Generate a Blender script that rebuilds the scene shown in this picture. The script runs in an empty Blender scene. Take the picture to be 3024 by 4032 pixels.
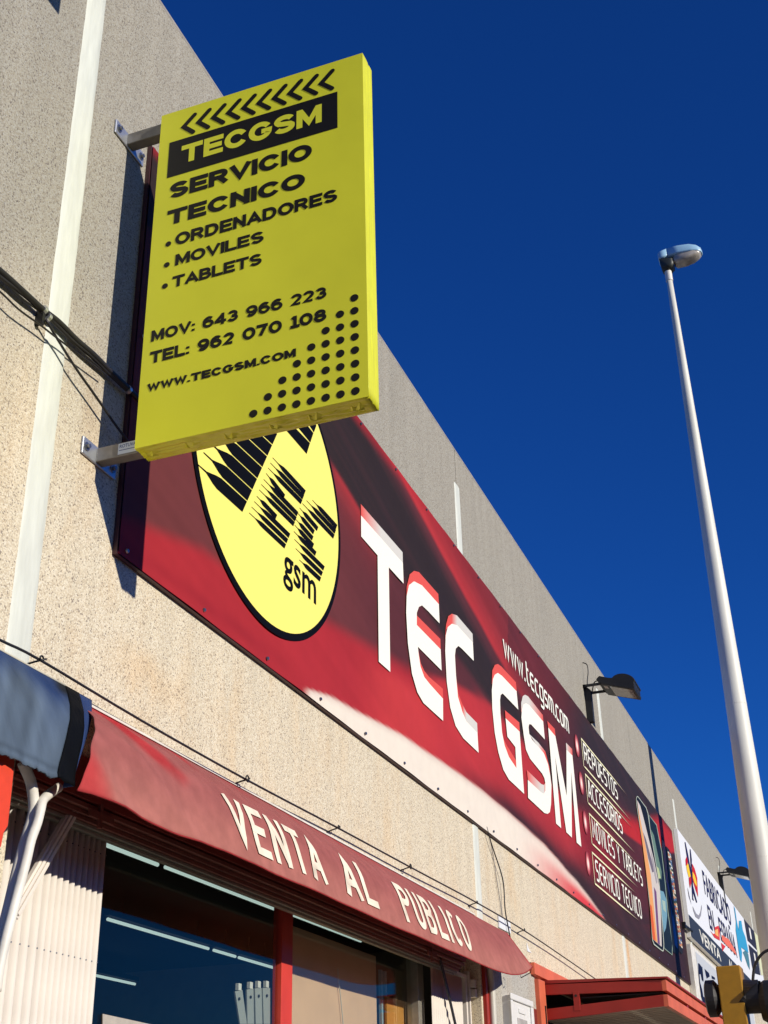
import bpy, bmesh, math, random
import numpy as np
from mathutils import Matrix, Vector
random.seed(7); rng = np.random.default_rng(7)
SC = bpy.context.scene
COL = SC.collection

# ------------------------------------------------------------------ camera
RM = np.array([[0.3538075, -0.9350828, -0.0209842], [0.4264128, 0.1812289, -0.8861875], [0.8324616, 0.3045918, 0.4628514]])
FP = 4954.1
CAM = np.array([0.0, -2.9, 1.6])
cd = bpy.data.cameras.new('camera'); co = bpy.data.objects.new('camera', cd); COL.objects.link(co)
cd.sensor_fit = 'VERTICAL'; cd.sensor_height = 36.0; cd.lens = FP / 4032 * 36.0
cd.clip_start = 0.05; cd.clip_end = 3000
m = Matrix.Identity(4)
for i in range(3):
    m[i][0] = RM[0][i]; m[i][1] = -RM[1][i]; m[i][2] = -RM[2][i]; m[i][3] = CAM[i]
co.matrix_world = m
SC.camera = co

# ------------------------------------------------------------------ world, sun, exposure
SUNV = Vector((-0.256, -1.0, 0.366)).normalized()      # towards the sun
EL = math.asin(SUNV.z); AZ = math.atan2(SUNV.x, SUNV.y)
wd = bpy.data.worlds.new('World'); SC.world = wd; wd.use_nodes = True
wn = wd.node_tree; bg = wn.nodes['Background']
sky = wn.nodes.new('ShaderNodeTexSky'); sky.sky_type = 'NISHITA'; sky.sun_disc = False
sky.sun_elevation = EL; sky.sun_rotation = AZ % (2 * math.pi)
sky.altitude = 300; sky.air_density = 1.0; sky.dust_density = 0.0; sky.ozone_density = 1.0
gm = wn.nodes.new('ShaderNodeGamma'); gm.inputs[1].default_value = 1.0
tn = wn.nodes.new('ShaderNodeMixRGB'); tn.blend_type = 'MULTIPLY'; tn.inputs[0].default_value = 1; tn.inputs[2].default_value = (.055,.335,1.05,1)
wn.links.new(sky.outputs[0], gm.inputs[0]); wn.links.new(gm.outputs[0], tn.inputs[1]); wn.links.new(tn.outputs[0], bg.inputs[0])
bg.inputs[1].default_value = 0.10
sd = bpy.data.lights.new('sun', 'SUN'); sd.energy = 4.6; sd.angle = math.radians(0.5); sd.color = (1.0, 0.93, 0.80)
so = bpy.data.objects.new('sun', sd); COL.objects.link(so)
so.rotation_euler = SUNV.to_track_quat('Z', 'Y').to_euler(); so.location = (-5, -20, 20)
SC.view_settings.view_transform = 'Standard'; SC.view_settings.look = 'None'
SC.view_settings.exposure = 0.0; SC.view_settings.gamma = 1.0; SC.view_settings.use_curve_mapping = False

# ------------------------------------------------------------------ survey helpers: a sight line met with a real plane
def ray(px, py): return RM.T @ np.array([(px - 1512) / FP, (py - 2016) / FP, 1.0])
def W(px, py, y=0.0):
    d = ray(px, py); return CAM + d * (y - CAM[1]) / d[1]
def WX(px, py, x):
    d = ray(px, py); return CAM + d * (x - CAM[0]) / d[0]
def PJ(X, Y, Z):
    v = np.stack([X, Y + 2.9, Z - 1.6]); c = np.tensordot(RM, v, 1)
    return 1512 + FP * c[0] / c[2], 2016 + FP * c[1] / c[2]
def ZM(ox, oy, s): return lambda a, b: (ox + a * s, oy + b * s)
def lin(c):
    out = []
    for v in c[:3]:
        v /= 255.0
        out.append(v / 12.92 if v <= 0.04045 else ((v + 0.055) / 1.055) ** 2.4)
    return tuple(out)
def art(c, k=0.82): return tuple(min(0.88, v * k) * w for v, w in zip(lin(c), (1, .985, .92)))

# ------------------------------------------------------------------ mesh builder
def smooth_path_(P_, k=4):
    P_ = [Vector(p) for p in P_]; out = []
    for i in range(len(P_)-1):
        p0 = P_[max(0,i-1)]; p1 = P_[i]; p2 = P_[i+1]; p3 = P_[min(len(P_)-1,i+2)]
        for j in range(k):
            t = j/k; out.append(.5*((2*p1)+(p2-p0)*t+(2*p0-5*p1+4*p2-p3)*t*t+(3*p1-3*p2+p3-p0)*t**3))
    return out+[P_[-1]]
class MB:
    def __init__(s): s.v = []; s.f = []; s.c = []
    def add(s, vs, fs, col=None):
        b = len(s.v); s.v += [tuple(map(float, p)) for p in vs]
        s.f += [tuple(b + i for i in f) for f in fs]
        if col is not None: s.c += list(col) if len(col) == len(vs) and hasattr(col[0], '__len__') else [tuple(col)] * len(vs)
        return s
    def box(s, x0, x1, y0, y1, z0, z1, col=None):
        return s.add([(x0,y0,z0),(x1,y0,z0),(x1,y1,z0),(x0,y1,z0),(x0,y0,z1),(x1,y0,z1),(x1,y1,z1),(x0,y1,z1)],
                     [(0,3,2,1),(4,5,6,7),(0,1,5,4),(1,2,6,5),(2,3,7,6),(3,0,4,7)], col)
    def prism(s, pts, d, col=None):                  # pts: 3D outline, d: extrusion vector
        n = len(pts); d = np.array(d, float); P = [np.array(p, float) for p in pts]
        vs = P + [p + d for p in P]
        fs = [tuple(range(n)), tuple(range(2*n-1, n-1, -1))] + [(i, i+n, (i+1) % n + n, (i+1) % n) for i in range(n)]
        return s.add(vs, fs, col)
    def poly(s, pts, col=None): return s.add(pts, [tuple(range(len(pts)))], col)
    def tube(s, path, r, n=10, col=None, cap=True):
        P = [Vector(p) for p in path]; R = r if hasattr(r, '__len__') else [r] * len(P)
        vs = []; fs = []; up = None
        for i, p in enumerate(P):
            t = (P[min(i+1, len(P)-1)] - P[max(i-1, 0)]).normalized()
            if up is None: up = Vector((0,0,1)) if abs(t.z) < .9 else Vector((0,1,0))
            a = t.cross(up).normalized(); b = a.cross(t).normalized(); up = b
            for k in range(n):
                q = 2*math.pi*k/n; vs.append(p + (a*math.cos(q) + b*math.sin(q)) * R[i])
        for i in range(len(P)-1):
            for k in range(n):
                fs.append((i*n+k, i*n+(k+1) % n, (i+1)*n+(k+1) % n, (i+1)*n+k))
        if cap: fs += [tuple(range(n-1, -1, -1)), tuple(range((len(P)-1)*n, len(P)*n))]
        return s.add(vs, fs, col)
    def grid(s, fn, nu, nv, colfn=None):
        vs = []; cs = []
        for j in range(nv+1):
            for i in range(nu+1):
                vs.append(fn(i/nu, j/nv))
                if colfn: cs.append(colfn(i/nu, j/nv))
        fs = [(j*(nu+1)+i, j*(nu+1)+i+1, (j+1)*(nu+1)+i+1, (j+1)*(nu+1)+i) for j in range(nv) for i in range(nu)]
        return s.add(vs, fs, cs if colfn else None)
    def mesh(s, name, mat, smooth=False):
        me = bpy.data.meshes.new(name); me.from_pydata(s.v, [], s.f)
        if s.c:
            a = me.color_attributes.new('Col', 'FLOAT_COLOR', 'POINT')
            a.data.foreach_set('color', np.array([tuple(c)[:3] + (1,) for c in s.c], dtype=np.float32).ravel())
        if mat: me.materials.append(mat)
        if smooth: me.polygons.foreach_set('use_smooth', [True] * len(me.polygons))
        me.update(); return me

def arc(cx, cy, r, a0, a1, n=8):
    return [(cx + r*math.cos(math.radians(a0+(a1-a0)*i/n)), cy + r*math.sin(math.radians(a0+(a1-a0)*i/n))) for i in range(n+1)]

def thing(name, label, cat, loc=(0,0,0), group=None, kind=None):
    o = bpy.data.objects.new(name, None); COL.objects.link(o); o.location = loc; o.empty_display_size = .1
    o['label'] = label; o['category'] = cat
    if group: o['group'] = group
    if kind: o['kind'] = kind
    return o
def part(name, mb, mat, parent, label=None, smooth=False, local=False, bevel=0, kind=None, loc=None):
    me = mb if isinstance(mb, bpy.types.Mesh) else mb.mesh(name, mat, smooth)
    o = bpy.data.objects.new(name, me); COL.objects.link(o); o.parent = parent
    if loc is not None: o.location = loc
    if not local:
        p = Vector(parent.location); q = parent.parent
        while q: p = p + Vector(q.location) if not parent.get('_w') else p; q = q.parent
        if parent.type == 'EMPTY': o.matrix_parent_inverse = Matrix.Translation(-p)
    if label: o['label'] = label
    if kind: o['kind'] = kind
    if bevel:
        b = o.modifiers.new('bevel', 'BEVEL'); b.width = bevel; b.segments = 2; b.limit_method = 'ANGLE'
    return o
def solo(name, mb, mat, label, cat, group=None, kind=None, smooth=False, bevel=0):
    o = bpy.data.objects.new(name, mb.mesh(name, mat, smooth)); COL.objects.link(o)
    if kind: o['kind'] = kind
    if label: o['label'] = label
    if cat: o['category'] = cat
    if group: o['group'] = group
    if bevel:
        b = o.modifiers.new('bevel', 'BEVEL'); b.width = bevel; b.segments = 2; b.limit_method = 'ANGLE'
    return o

# ------------------------------------------------------------------ materials
def mat(name, col=(.5,.5,.5), rough=.6, metal=0, noise=0, nscale=20, bump=0, bscale=60, attr=False, spec=.5, stretch=None, coat=0):
    M = bpy.data.materials.new(name); M.use_nodes = True; nt = M.node_tree; N = nt.nodes; L = nt.links
    b = N['Principled BSDF']; b.inputs['Roughness'].default_value = rough; b.inputs['Metallic'].default_value = metal
    b.inputs['Specular IOR Level'].default_value = spec; b.inputs['Coat Weight'].default_value = coat
    src = None
    if attr:
        a = N.new('ShaderNodeAttribute'); a.attribute_name = 'Col'; src = a.outputs['Color']
    tc = N.new('ShaderNodeTexCoord'); vec = tc.outputs['Object']
    if stretch:
        mp = N.new('ShaderNodeMapping'); mp.inputs['Scale'].default_value = stretch; L.new(vec, mp.inputs[0]); vec = mp.outputs[0]
    if noise:
        n = N.new('ShaderNodeTexNoise'); n.inputs['Scale'].default_value = nscale; n.inputs['Detail'].default_value = 5; L.new(vec, n.inputs['Vector'])
        r = N.new('ShaderNodeMapRange'); r.inputs[1].default_value = .3; r.inputs[2].default_value = .7
        r.inputs[3].default_value = 1 - noise; r.inputs[4].default_value = 1 + noise; L.new(n.outputs[0], r.inputs[0])
        mx = N.new('ShaderNodeVectorMath'); mx.operation = 'SCALE'
        if src: L.new(src, mx.inputs[0])
        else: mx.inputs[0].default_value = col
        L.new(r.outputs[0], mx.inputs['Scale']); L.new(mx.outputs[0], b.inputs['Base Color'])
    elif src: L.new(src, b.inputs['Base Color'])
    else: b.inputs['Base Color'].default_value = (*col, 1)
    if bump:
        n2 = N.new('ShaderNodeTexNoise'); n2.inputs['Scale'].default_value = bscale; n2.inputs['Detail'].default_value = 4; L.new(vec, n2.inputs['Vector'])
        bp = N.new('ShaderNodeBump'); bp.inputs['Strength'].default_value = bump; bp.inputs['Distance'].default_value = .01
        L.new(n2.outputs[0], bp.inputs['Height']); L.new(bp.outputs[0], b.inputs['Normal'])
    return M

def aggregate(name='exposed_aggregate', tint=None):
    M = bpy.data.materials.new(name); M.use_nodes = True; nt = M.node_tree; N = nt.nodes; L = nt.links
    b = N['Principled BSDF']; b.inputs['Roughness'].default_value = .85; b.inputs['Specular IOR Level'].default_value = .25
    tc = N.new('ShaderNodeTexCoord'); V = tc.outputs['Object']
    vo = N.new('ShaderNodeTexVoronoi'); vo.inputs['Scale'].default_value = 160; L.new(V, vo.inputs['Vector'])
    sep = N.new('ShaderNodeSeparateColor'); L.new(vo.outputs['Color'], sep.inputs[0])
    rp = N.new('ShaderNodeValToRGB'); L.new(sep.outputs[0], rp.inputs[0])
    e = rp.color_ramp.elements; e[0].position = 0; e[0].color = (.30,.245,.195,1); e[1].position = 1; e[1].color = (.86,.78,.63,1)
    for p, c in ((.05,(.40,.33,.26,1)), (.11,(.61,.51,.37,1)), (.38,(.70,.60,.445,1)), (.62,(.78,.68,.51,1)), (.88,(.82,.74,.58,1))):
        q = e.new(p); q.color = c
    # grout between the stones
    gr = N.new('ShaderNodeMapRange'); gr.inputs[1].default_value = .0; gr.inputs[2].default_value = .55; gr.inputs[3].default_value = 1.06; gr.inputs[4].default_value = .86
    L.new(vo.outputs['Distance'], gr.inputs[0])
    # second, coarser scatter of dark stones
    v2 = N.new('ShaderNodeTexVoronoi'); v2.inputs['Scale'].default_value = 44; L.new(V, v2.inputs['Vector'])
    s2 = N.new('ShaderNodeSeparateColor'); L.new(v2.outputs['Color'], s2.inputs[0])
    ms = N.new('ShaderNodeMath'); ms.operation = 'GREATER_THAN'; ms.inputs[1].default_value = .93; L.new(s2.outputs[1], ms.inputs[0])
    md = N.new('ShaderNodeMath'); md.operation = 'LESS_THAN'; md.inputs[1].default_value = .2; L.new(v2.outputs['Distance'], md.inputs[0])
    mm = N.new('ShaderNodeMath'); mm.operation = 'MULTIPLY'; L.new(ms.outputs[0], mm.inputs[0]); L.new(md.outputs[0], mm.inputs[1])
    m1 = N.new('ShaderNodeMixRGB'); m1.inputs[2].default_value = (.26,.21,.18,1); L.new(rp.outputs[0], m1.inputs[1])
    mk = N.new('ShaderNodeMath'); mk.operation = 'MULTIPLY'; mk.inputs[1].default_value = .7; L.new(mm.outputs[0], mk.inputs[0]); L.new(mk.outputs[0], m1.inputs[0])
    # greyer and darker towards the parapet, warm rust-coloured washes lower down
    xyz = N.new('ShaderNodeSeparateXYZ'); L.new(V, xyz.inputs[0])
    n1 = N.new('ShaderNodeTexNoise'); n1.inputs['Scale'].default_value = .9; n1.inputs['Detail'].default_value = 5
    mp = N.new('ShaderNodeMapping'); mp.inputs['Scale'].default_value = (1.6,1,.55); L.new(V, mp.inputs[0]); L.new(mp.outputs[0], n1.inputs['Vector'])
    ad = N.new('ShaderNodeMath'); ad.operation = 'MULTIPLY_ADD'; ad.inputs[1].default_value = 1.5; L.new(n1.outputs[0], ad.inputs[0]); L.new(xyz.outputs['Z'], ad.inputs[2])
    zr = N.new('ShaderNodeMapRange'); zr.inputs[1].default_value = 4.7; zr.inputs[2].default_value = 6.2; L.new(ad.outputs[0], zr.inputs[0]); zr.interpolation_type = 'SMOOTHSTEP'
    gy = N.new('ShaderNodeMixRGB'); gy.blend_type = 'MULTIPLY'; gy.inputs[2].default_value = (.53,.56,.62,1); L.new(zr.outputs[0], gy.inputs[0]); L.new(m1.outputs[0], gy.inputs[1])
    n3 = N.new('ShaderNodeTexNoise'); n3.inputs['Scale'].default_value = 2.2; n3.inputs['Detail'].default_value = 6; n3.inputs['Roughness'].default_value = .6; L.new(mp.outputs[0], n3.inputs['Vector'])
    wr = N.new('ShaderNodeMapRange'); wr.inputs[1].default_value = .50; wr.inputs[2].default_value = .70; wr.inputs[4].default_value = .42; L.new(n3.outputs[0], wr.inputs[0])
    iv = N.new('ShaderNodeMath'); iv.operation = 'SUBTRACT'; iv.inputs[0].default_value = 1; L.new(zr.outputs[0], iv.inputs[1])
    wf = N.new('ShaderNodeMath'); wf.operation = 'MULTIPLY'; L.new(wr.outputs[0], wf.inputs[0]); L.new(iv.outputs[0], wf.inputs[1])
    wm = N.new('ShaderNodeMixRGB'); wm.blend_type = 'MULTIPLY'; wm.inputs[2].default_value = (1.0,.80,.58,1); L.new(wf.outputs[0], wm.inputs[0]); L.new(gy.outputs[0], wm.inputs[1])
    # drip streaks
    mp2 = N.new('ShaderNodeMapping'); mp2.inputs['Scale'].default_value = (5,1,.35); L.new(V, mp2.inputs[0])
    n4 = N.new('ShaderNodeTexNoise'); n4.inputs['Scale'].default_value = 1.5; n4.inputs['Detail'].default_value = 4; L.new(mp2.outputs[0], n4.inputs['Vector'])
    dr = N.new('ShaderNodeMapRange'); dr.inputs[1].default_value = .35; dr.inputs[2].default_value = .65; dr.inputs[3].default_value = .95; dr.inputs[4].default_value = 1.04; L.new(n4.outputs[0], dr.inputs[0])
    k1 = N.new('ShaderNodeMath'); k1.operation = 'MULTIPLY'; L.new(dr.outputs[0], k1.inputs[0]); L.new(gr.outputs[0], k1.inputs[1])
    sc = N.new('ShaderNodeVectorMath'); sc.operation = 'SCALE'; L.new(wm.outputs[0], sc.inputs[0]); L.new(k1.outputs[0], sc.inputs['Scale'])
    res = sc.outputs[0]
    for (cx, cz, rx, rz, amt, tc_) in ((4.75,3.62,.45,.14,.42,(1,.82,.62,1)), (4.1,4.55,.12,.5,.4,(1,.82,.62,1)), (16.32,4.0,.10,.9,.8,(1,.70,.48,1)), (12.3,4.2,.8,.12,.35,(1,.84,.66,1)), (3.2,4.3,.5,.5,.35,(1,.86,.66,1)), (18.3,7.2,.10,.5,.5,(.80,.80,.80,1)), (6.1,7.3,.25,.5,.35,(.85,.85,.86,1)), (8.3,7.3,.2,.6,.35,(.84,.85,.86,1)), (13.2,7.35,.3,.5,.3,(.85,.85,.86,1))):
        mpn = N.new('ShaderNodeMapping'); mpn.vector_type = 'POINT'; mpn.inputs['Location'].default_value = (-cx/rx, 0, -cz/rz); mpn.inputs['Scale'].default_value = (1/rx, 0, 1/rz)
        nz_ = N.new('ShaderNodeVectorMath'); nz_.operation = 'MULTIPLY_ADD'; nz_.inputs[1].default_value = (.35,0,.35); L.new(n3.outputs['Color'], nz_.inputs[0]); L.new(V, nz_.inputs[2])
        sb_ = N.new('ShaderNodeVectorMath'); sb_.operation = 'SUBTRACT'; sb_.inputs[1].default_value = (.175,0,.175); L.new(nz_.outputs[0], sb_.inputs[0]); L.new(sb_.outputs[0], mpn.inputs[0])
        ln = N.new('ShaderNodeVectorMath'); ln.operation = 'LENGTH'; L.new(mpn.outputs[0], ln.inputs[0])
        fm = N.new('ShaderNodeMapRange'); fm.interpolation_type = 'SMOOTHSTEP'; fm.inputs[1].default_value = 1.3; fm.inputs[2].default_value = .1; fm.inputs[4].default_value = amt; L.new(ln.outputs['Value'], fm.inputs[0])
        sm2_ = N.new('ShaderNodeMixRGB'); sm2_.blend_type = 'MULTIPLY'; sm2_.inputs[2].default_value = tc_; L.new(fm.outputs[0], sm2_.inputs[0]); L.new(res, sm2_.inputs[1]); res = sm2_.outputs[0]
    if tint:
        tm = N.new('ShaderNodeMixRGB'); tm.blend_type = 'MULTIPLY'; tm.inputs[0].default_value = 1; tm.inputs[2].default_value = (*tint, 1); L.new(res, tm.inputs[1]); res = tm.outputs[0]
    L.new(res, b.inputs['Base Color'])
    bp = N.new('ShaderNodeBump'); bp.inputs['Strength'].default_value = .45; bp.inputs['Distance'].default_value = .004; bp.invert = True
    L.new(vo.outputs['Distance'], bp.inputs['Height']); L.new(bp.outputs[0], b.inputs['Normal'])
    return M

AGG = aggregate(tint=(.975,.985,.975))
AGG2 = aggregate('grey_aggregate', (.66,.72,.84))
PRINT = mat('printed_canvas', attr=True, rough=.6, bump=.12, bscale=3.5, spec=.10, noise=.03, nscale=9)
VINYL = mat('printed_vinyl', attr=True, rough=.6, spec=.10)
WHITEP = mat('white_powder_coat', (.74,.71,.63), .5, noise=.12, nscale=9, bump=.1)
JOINT = mat('joint_membrane', (.66,.68,.60), .55, noise=.10, nscale=5, bump=.35, bscale=12, stretch=(3,1,.6))
JOINTD = mat('joint_gap', (.06,.055,.05), .9)
COPE = mat('coping_stone', (.30,.28,.25), .8, noise=.2, nscale=8)
YELF = mat('yellow_film', (.74,.74,.035), .36, bump=.16, bscale=3.2, spec=.3, noise=.05, nscale=2.2)
YELE = mat('yellow_film_wrapped', (.74,.74,.035), .36, bump=.45, bscale=14, stretch=(1,1,1), noise=.05, nscale=8)
BLK = mat('black_vinyl', (.008,.007,.006), .4, spec=.25)
GALV = mat('galvanised_steel', (.20,.19,.175), .5, .45, noise=.15, nscale=25, bump=.1)
PLATE = mat('bright_zinc', (.62,.64,.66), .35, .8, noise=.1, nscale=30)
BOLT = mat('bolt_steel', (.30,.32,.36), .3, .9)
BLACKP = mat('black_painted_steel', (.010,.010,.010), .5, noise=.2, nscale=10)
RUB = mat('black_rubber_cable', (.016,.015,.017), .5)
REDM = mat('red_mullion_paint', (.60,.05,.03), .42, noise=.1, nscale=5)
REDP = mat('red_painted_steel', (.32,.020,.012), .42, noise=.10, nscale=5, bump=.06)  # red darkened to carry the shaded look of the canopy side
REDPF = mat('sunlit_red_paint', (.62,.13,.06), .55, noise=.12, nscale=5)  # lighter copy of the red, sunlit look put into the colour
REDO = mat('orange_red_paint', (.72,.06,.02), .5, noise=.08, nscale=20)
MAROON = mat('maroon_painted_lintel', (.20,.025,.018), .5, noise=.15, nscale=6)
RAIL = mat('shutter_rail', (.20,.06,.045), .5, noise=.15, nscale=8)
ALU = mat('aluminium_frame', (.35,.33,.28), .4, .5, noise=.1)
SHUT = mat('white_shutter_slat', (.76,.70,.62), .42, noise=.06, nscale=6, spec=.3)
FABR = mat('awning_canvas', attr=True, rough=.85, noise=.13, nscale=11, bump=.35, bscale=7, spec=.12)
FABB = mat('blue_awning_canvas', attr=True, rough=.75, noise=.2, nscale=4, bump=.5, bscale=12, spec=.08, stretch=(2.2,1,.5))
INT = mat('dark_interior', (.20,.17,.14), .8, noise=.2, nscale=3)
INTC = mat('dark_ceiling', (.02,.015,.015), .8)
POLE = mat('lamp_post_paint', (.70,.69,.60), .5, noise=.10, nscale=3, bump=.08, stretch=(1,1,.3))
LAMPH = mat('lamp_housing', (.34,.56,.72), .35)
LENS = mat('lamp_bowl', (.42,.38,.32), .25, noise=.25, nscale=9, spec=.7)
DARKG = mat('lamp_base_grey', (.03,.035,.03), .5)
FGLASS = mat('floodlight_glass', (.32,.30,.26), .08, noise=.2, nscale=6, spec=.8)
YEL2 = mat('ochre_painted_housing', (.42,.21,.008), .45, noise=.08, nscale=20, bump=.05)
CORR = mat('canopy_board', (.42,.36,.28), .7, noise=.12, nscale=12)
TAN = mat('tan_render', (.22,.18,.13), .85, noise=.06, nscale=2)
ORG = mat('orange_render', (.60,.27,.06), .8, noise=.06, nscale=2)
PAVE = mat('pavement', (.29,.25,.185), .85, noise=.12, nscale=3)
ASPH = mat('asphalt', (.05,.05,.05), .9, noise=.2, nscale=40)
PAPER = mat('paper', (.72,.74,.76), .7, noise=.05)
BOXW = mat('white_plastic_box', (.74,.74,.72), .4, noise=.04)
STRING = mat('pale_cord', (.55,.52,.42), .8)
ROOF = mat('roof_sheet', (.25,.25,.25), .7)
def emis(name, c, s):
    M = bpy.data.materials.new(name); M.use_nodes = True; b = M.node_tree.nodes['Principled BSDF']
    b.inputs['Base Color'].default_value = (.8,.8,.8,1); b.inputs['Emission Color'].default_value = (*c, 1); b.inputs['Emission Strength'].default_value = s
    return M
TUBE = emis('fluorescent_tube', (.74,.93,.86), .72)
GL = bpy.data.materials.new('shop_glass'); GL.use_nodes = True
n = GL.node_tree; n.nodes.remove(n.nodes['Principled BSDF']); out = n.nodes['Material Output']
tr = n.nodes.new('ShaderNodeBsdfTransparent'); tr.inputs[0].default_value = (.90,.93,.92,1)
gs = n.nodes.new('ShaderNodeBsdfGlossy'); gs.inputs['Roughness'].default_value = .004; gs.inputs['Color'].default_value = (1,.93,.74,1)
lw = n.nodes.new('ShaderNodeLayerWeight'); lw.inputs[0].default_value = .5; pw = n.nodes.new('ShaderNodeMath'); pw.operation = 'POWER'; pw.inputs[1].default_value = 4.0; fr = n.nodes.new('ShaderNodeMath'); fr.operation = 'MULTIPLY_ADD'; fr.inputs[1].default_value = .42; fr.inputs[2].default_value = .035; n.links.new(lw.outputs['Facing'], pw.inputs[0]); n.links.new(pw.outputs[0], fr.inputs[0])
mx = n.nodes.new('ShaderNodeMixShader'); n.links.new(fr.outputs[0], mx.inputs[0]); n.links.new(tr.outputs[0], mx.inputs[1]); n.links.new(gs.outputs[0], mx.inputs[2]); n.links.new(mx.outputs[0], out.inputs[0])

# ------------------------------------------------------------------ ground
mb = MB(); mb.box(-60,160,-3.4,0.6,-.30,0.0); solo('pavement', mb, PAVE, None, None, kind='structure')
mb = MB(); mb.box(-60,160,-3.55,-3.402,-.30,0.004); solo('kerb', mb, COPE, None, None, kind='structure')
mb = MB(); mb.box(-400,900,-17,-3.55,-.6,-.13); solo('road', mb, ASPH, None, None, kind='structure')
mb = MB(); mb.box(-60,160,-19.9,-17.003,-.30,0.0); solo('far_pavement', mb, PAVE, None, None, kind='structure')
mb = MB(); mb.box(-1500,1500,-1500,1500,-2.0,-.62); solo('ground', mb, PAVE, None, None, kind='structure')

# ------------------------------------------------------------------ warehouse wall
wall = thing('warehouse_wall', 'long exposed-aggregate concrete panel wall of the warehouse carrying all the shop signs', 'wall', (3.775,0,0))
JX = [-8.5,-2.36,3.775,9.91,16.085,22.33,28.4,34.5,40.6,46.7,52.8,58.9,65,71.1]
ZT = 7.62
for i in range(len(JX)-1):
    a, b = JX[i]+.01, JX[i+1]-.01
    if i == 1:   o_ = [(a,0),(a+.6,0),(a+.6,2.9),(b-.02,2.9),(b-.02,0),(b,0),(b,ZT),(a,ZT)]
    elif i == 2: o_ = [(a,0),(a+.06,0),(a+.06,3.12),(b-.06,3.12),(b-.06,0),(b,0),(b,ZT),(a,ZT)]
    elif i == 3: o_ = [(a,0),(11.72,0),(11.72,3.06),(15.4,3.06),(15.4,0),(b,0),(b,ZT),(a,ZT)]
    else:        o_ = [(a,0),(b,0),(b,ZT),(a,ZT)]
    mb = MB(); mb.prism([(x, 0, z) for x, z in o_], (0,.14,0)); part('concrete_panel', mb, AGG, wall, bevel=.006)
for i, x in enumerate(JX[1:-1]):
    mb = MB(); mb.box(x-.009,x+.009,.02,.13,.0,ZT); part('joint_gap', mb, JOINTD, wall)
    mb = MB(); z0 = 3.33 if i in (1,) else 0.0
    if i == 2: z0 = 3.1
    n_ = 60; L_ = []; R_ = []
    for k in range(n_+1):
        z = z0 + (7.24 - z0)*k/n_
        L_.append((x-.077+random.uniform(-.0015,.0015), z)); R_.append((x+.077+random.uniform(-.0015,.0015), z))
    if i == 0: continue
    vs = []; fs = []
    prof = [(0,.0),(.08,-.006),(.25,-.007),(.5,-.0085),(.75,-.007),(.92,-.006),(1,.0)]
    for (lx, z), (rx, _) in zip(L_, R_):
        for u, y in prof: vs.append((lx+(rx-lx)*u, y, z))
    m_ = len(prof)
    for k in range(n_):
        for q in range(m_-1): fs.append((k*m_+q, k*m_+q+1, (k+1)*m_+q+1, (k+1)*m_+q))
    mb.add(vs, fs); part('joint_strip', mb, JOINT, wall, smooth=True)
mb = MB(); mb.box(-8.5,71,.002,.32,ZT+.002,ZT+.035); part('coping', mb, COPE, wall, bevel=.01)
mb = MB(); mb.box(-8.5,71,.32,22,7.2,7.3); part('roof', mb, ROOF, wall)

# ------------------------------------------------------------------ shop interior
shop = thing('shop_room', 'dark shop interior behind the glass with strip lighting', 'room', (7,1,0))
mb = MB(); mb.box(3.7,12.2,6.0,6.1,0,3.7); part('back_wall', mb, INT, shop)
mb = MB(); mb.box(3.6,3.7,.36,6.1,0,3.7); part('side_wall', mb, INT, shop)
mb = MB(); mb.box(12.2,12.3,.36,6.1,0,3.7); part('side_wall', mb, INT, shop)
mb = MB(); mb.box(3.6,12.3,.16,6.1,3.5,3.62); part('ceiling', mb, INTC, shop)
mb = MB(); mb.box(3.86,4.72,.16,.19,0,2.95); part('shutter_backing', mb, INTC, shop)
mb = MB(); mb.box(3.7,12.2,.36,6.0,-.01,0.006); part('floor', mb, INT, shop)
def tube_light(x0, x1, y, lab):
    t = thing('tube_light', lab, 'strip light', (x0, y, 3.3), 'fluorescent tubes inside the shop')
    mb = MB(); mb.tube([(x0,y,3.3),(x1,y,3.3)], .013, 8); part('tube', mb, TUBE, t, smooth=True)
    mb = MB(); mb.box(x0-.02,x1+.02,y-.03,y+.03,3.325,3.37); part('batten', mb, INTC, t)
    mb = MB(); mb.tube([(x0+.2,y,3.37),(x0+.2,y,3.5)], .004, 5); mb.tube([(x1-.2,y,3.37),(x1-.2,y,3.5)], .004, 5); part('hanger', mb, RUB, t)
tube_light(5.2,6.92,1.18,'front row fluorescent tube next to the left shutter, nearest the corner')
tube_light(7.0,8.62,1.17,'middle fluorescent tube of the front row, left of the red mullion')
tube_light(8.90,10.25,1.15,'front row fluorescent tube seen through the right pane')
tube_light(8.4,10.0,2.45,'long fluorescent tube of the second row, below the front row')
tube_light(10.1,10.51,2.45,'short fluorescent tube following the long one in the second row')
tube_light(10.58,11.3,2.45,'last fluorescent tube of the second row beside the red mullion')
tube_light(10.3,11.66,4.15,'fluorescent tube of the third row low beside the left shutter')
tube_light(10.9,11.5,5.6,'fluorescent tube of the rearmost row at the bottom left of the glass')

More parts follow.
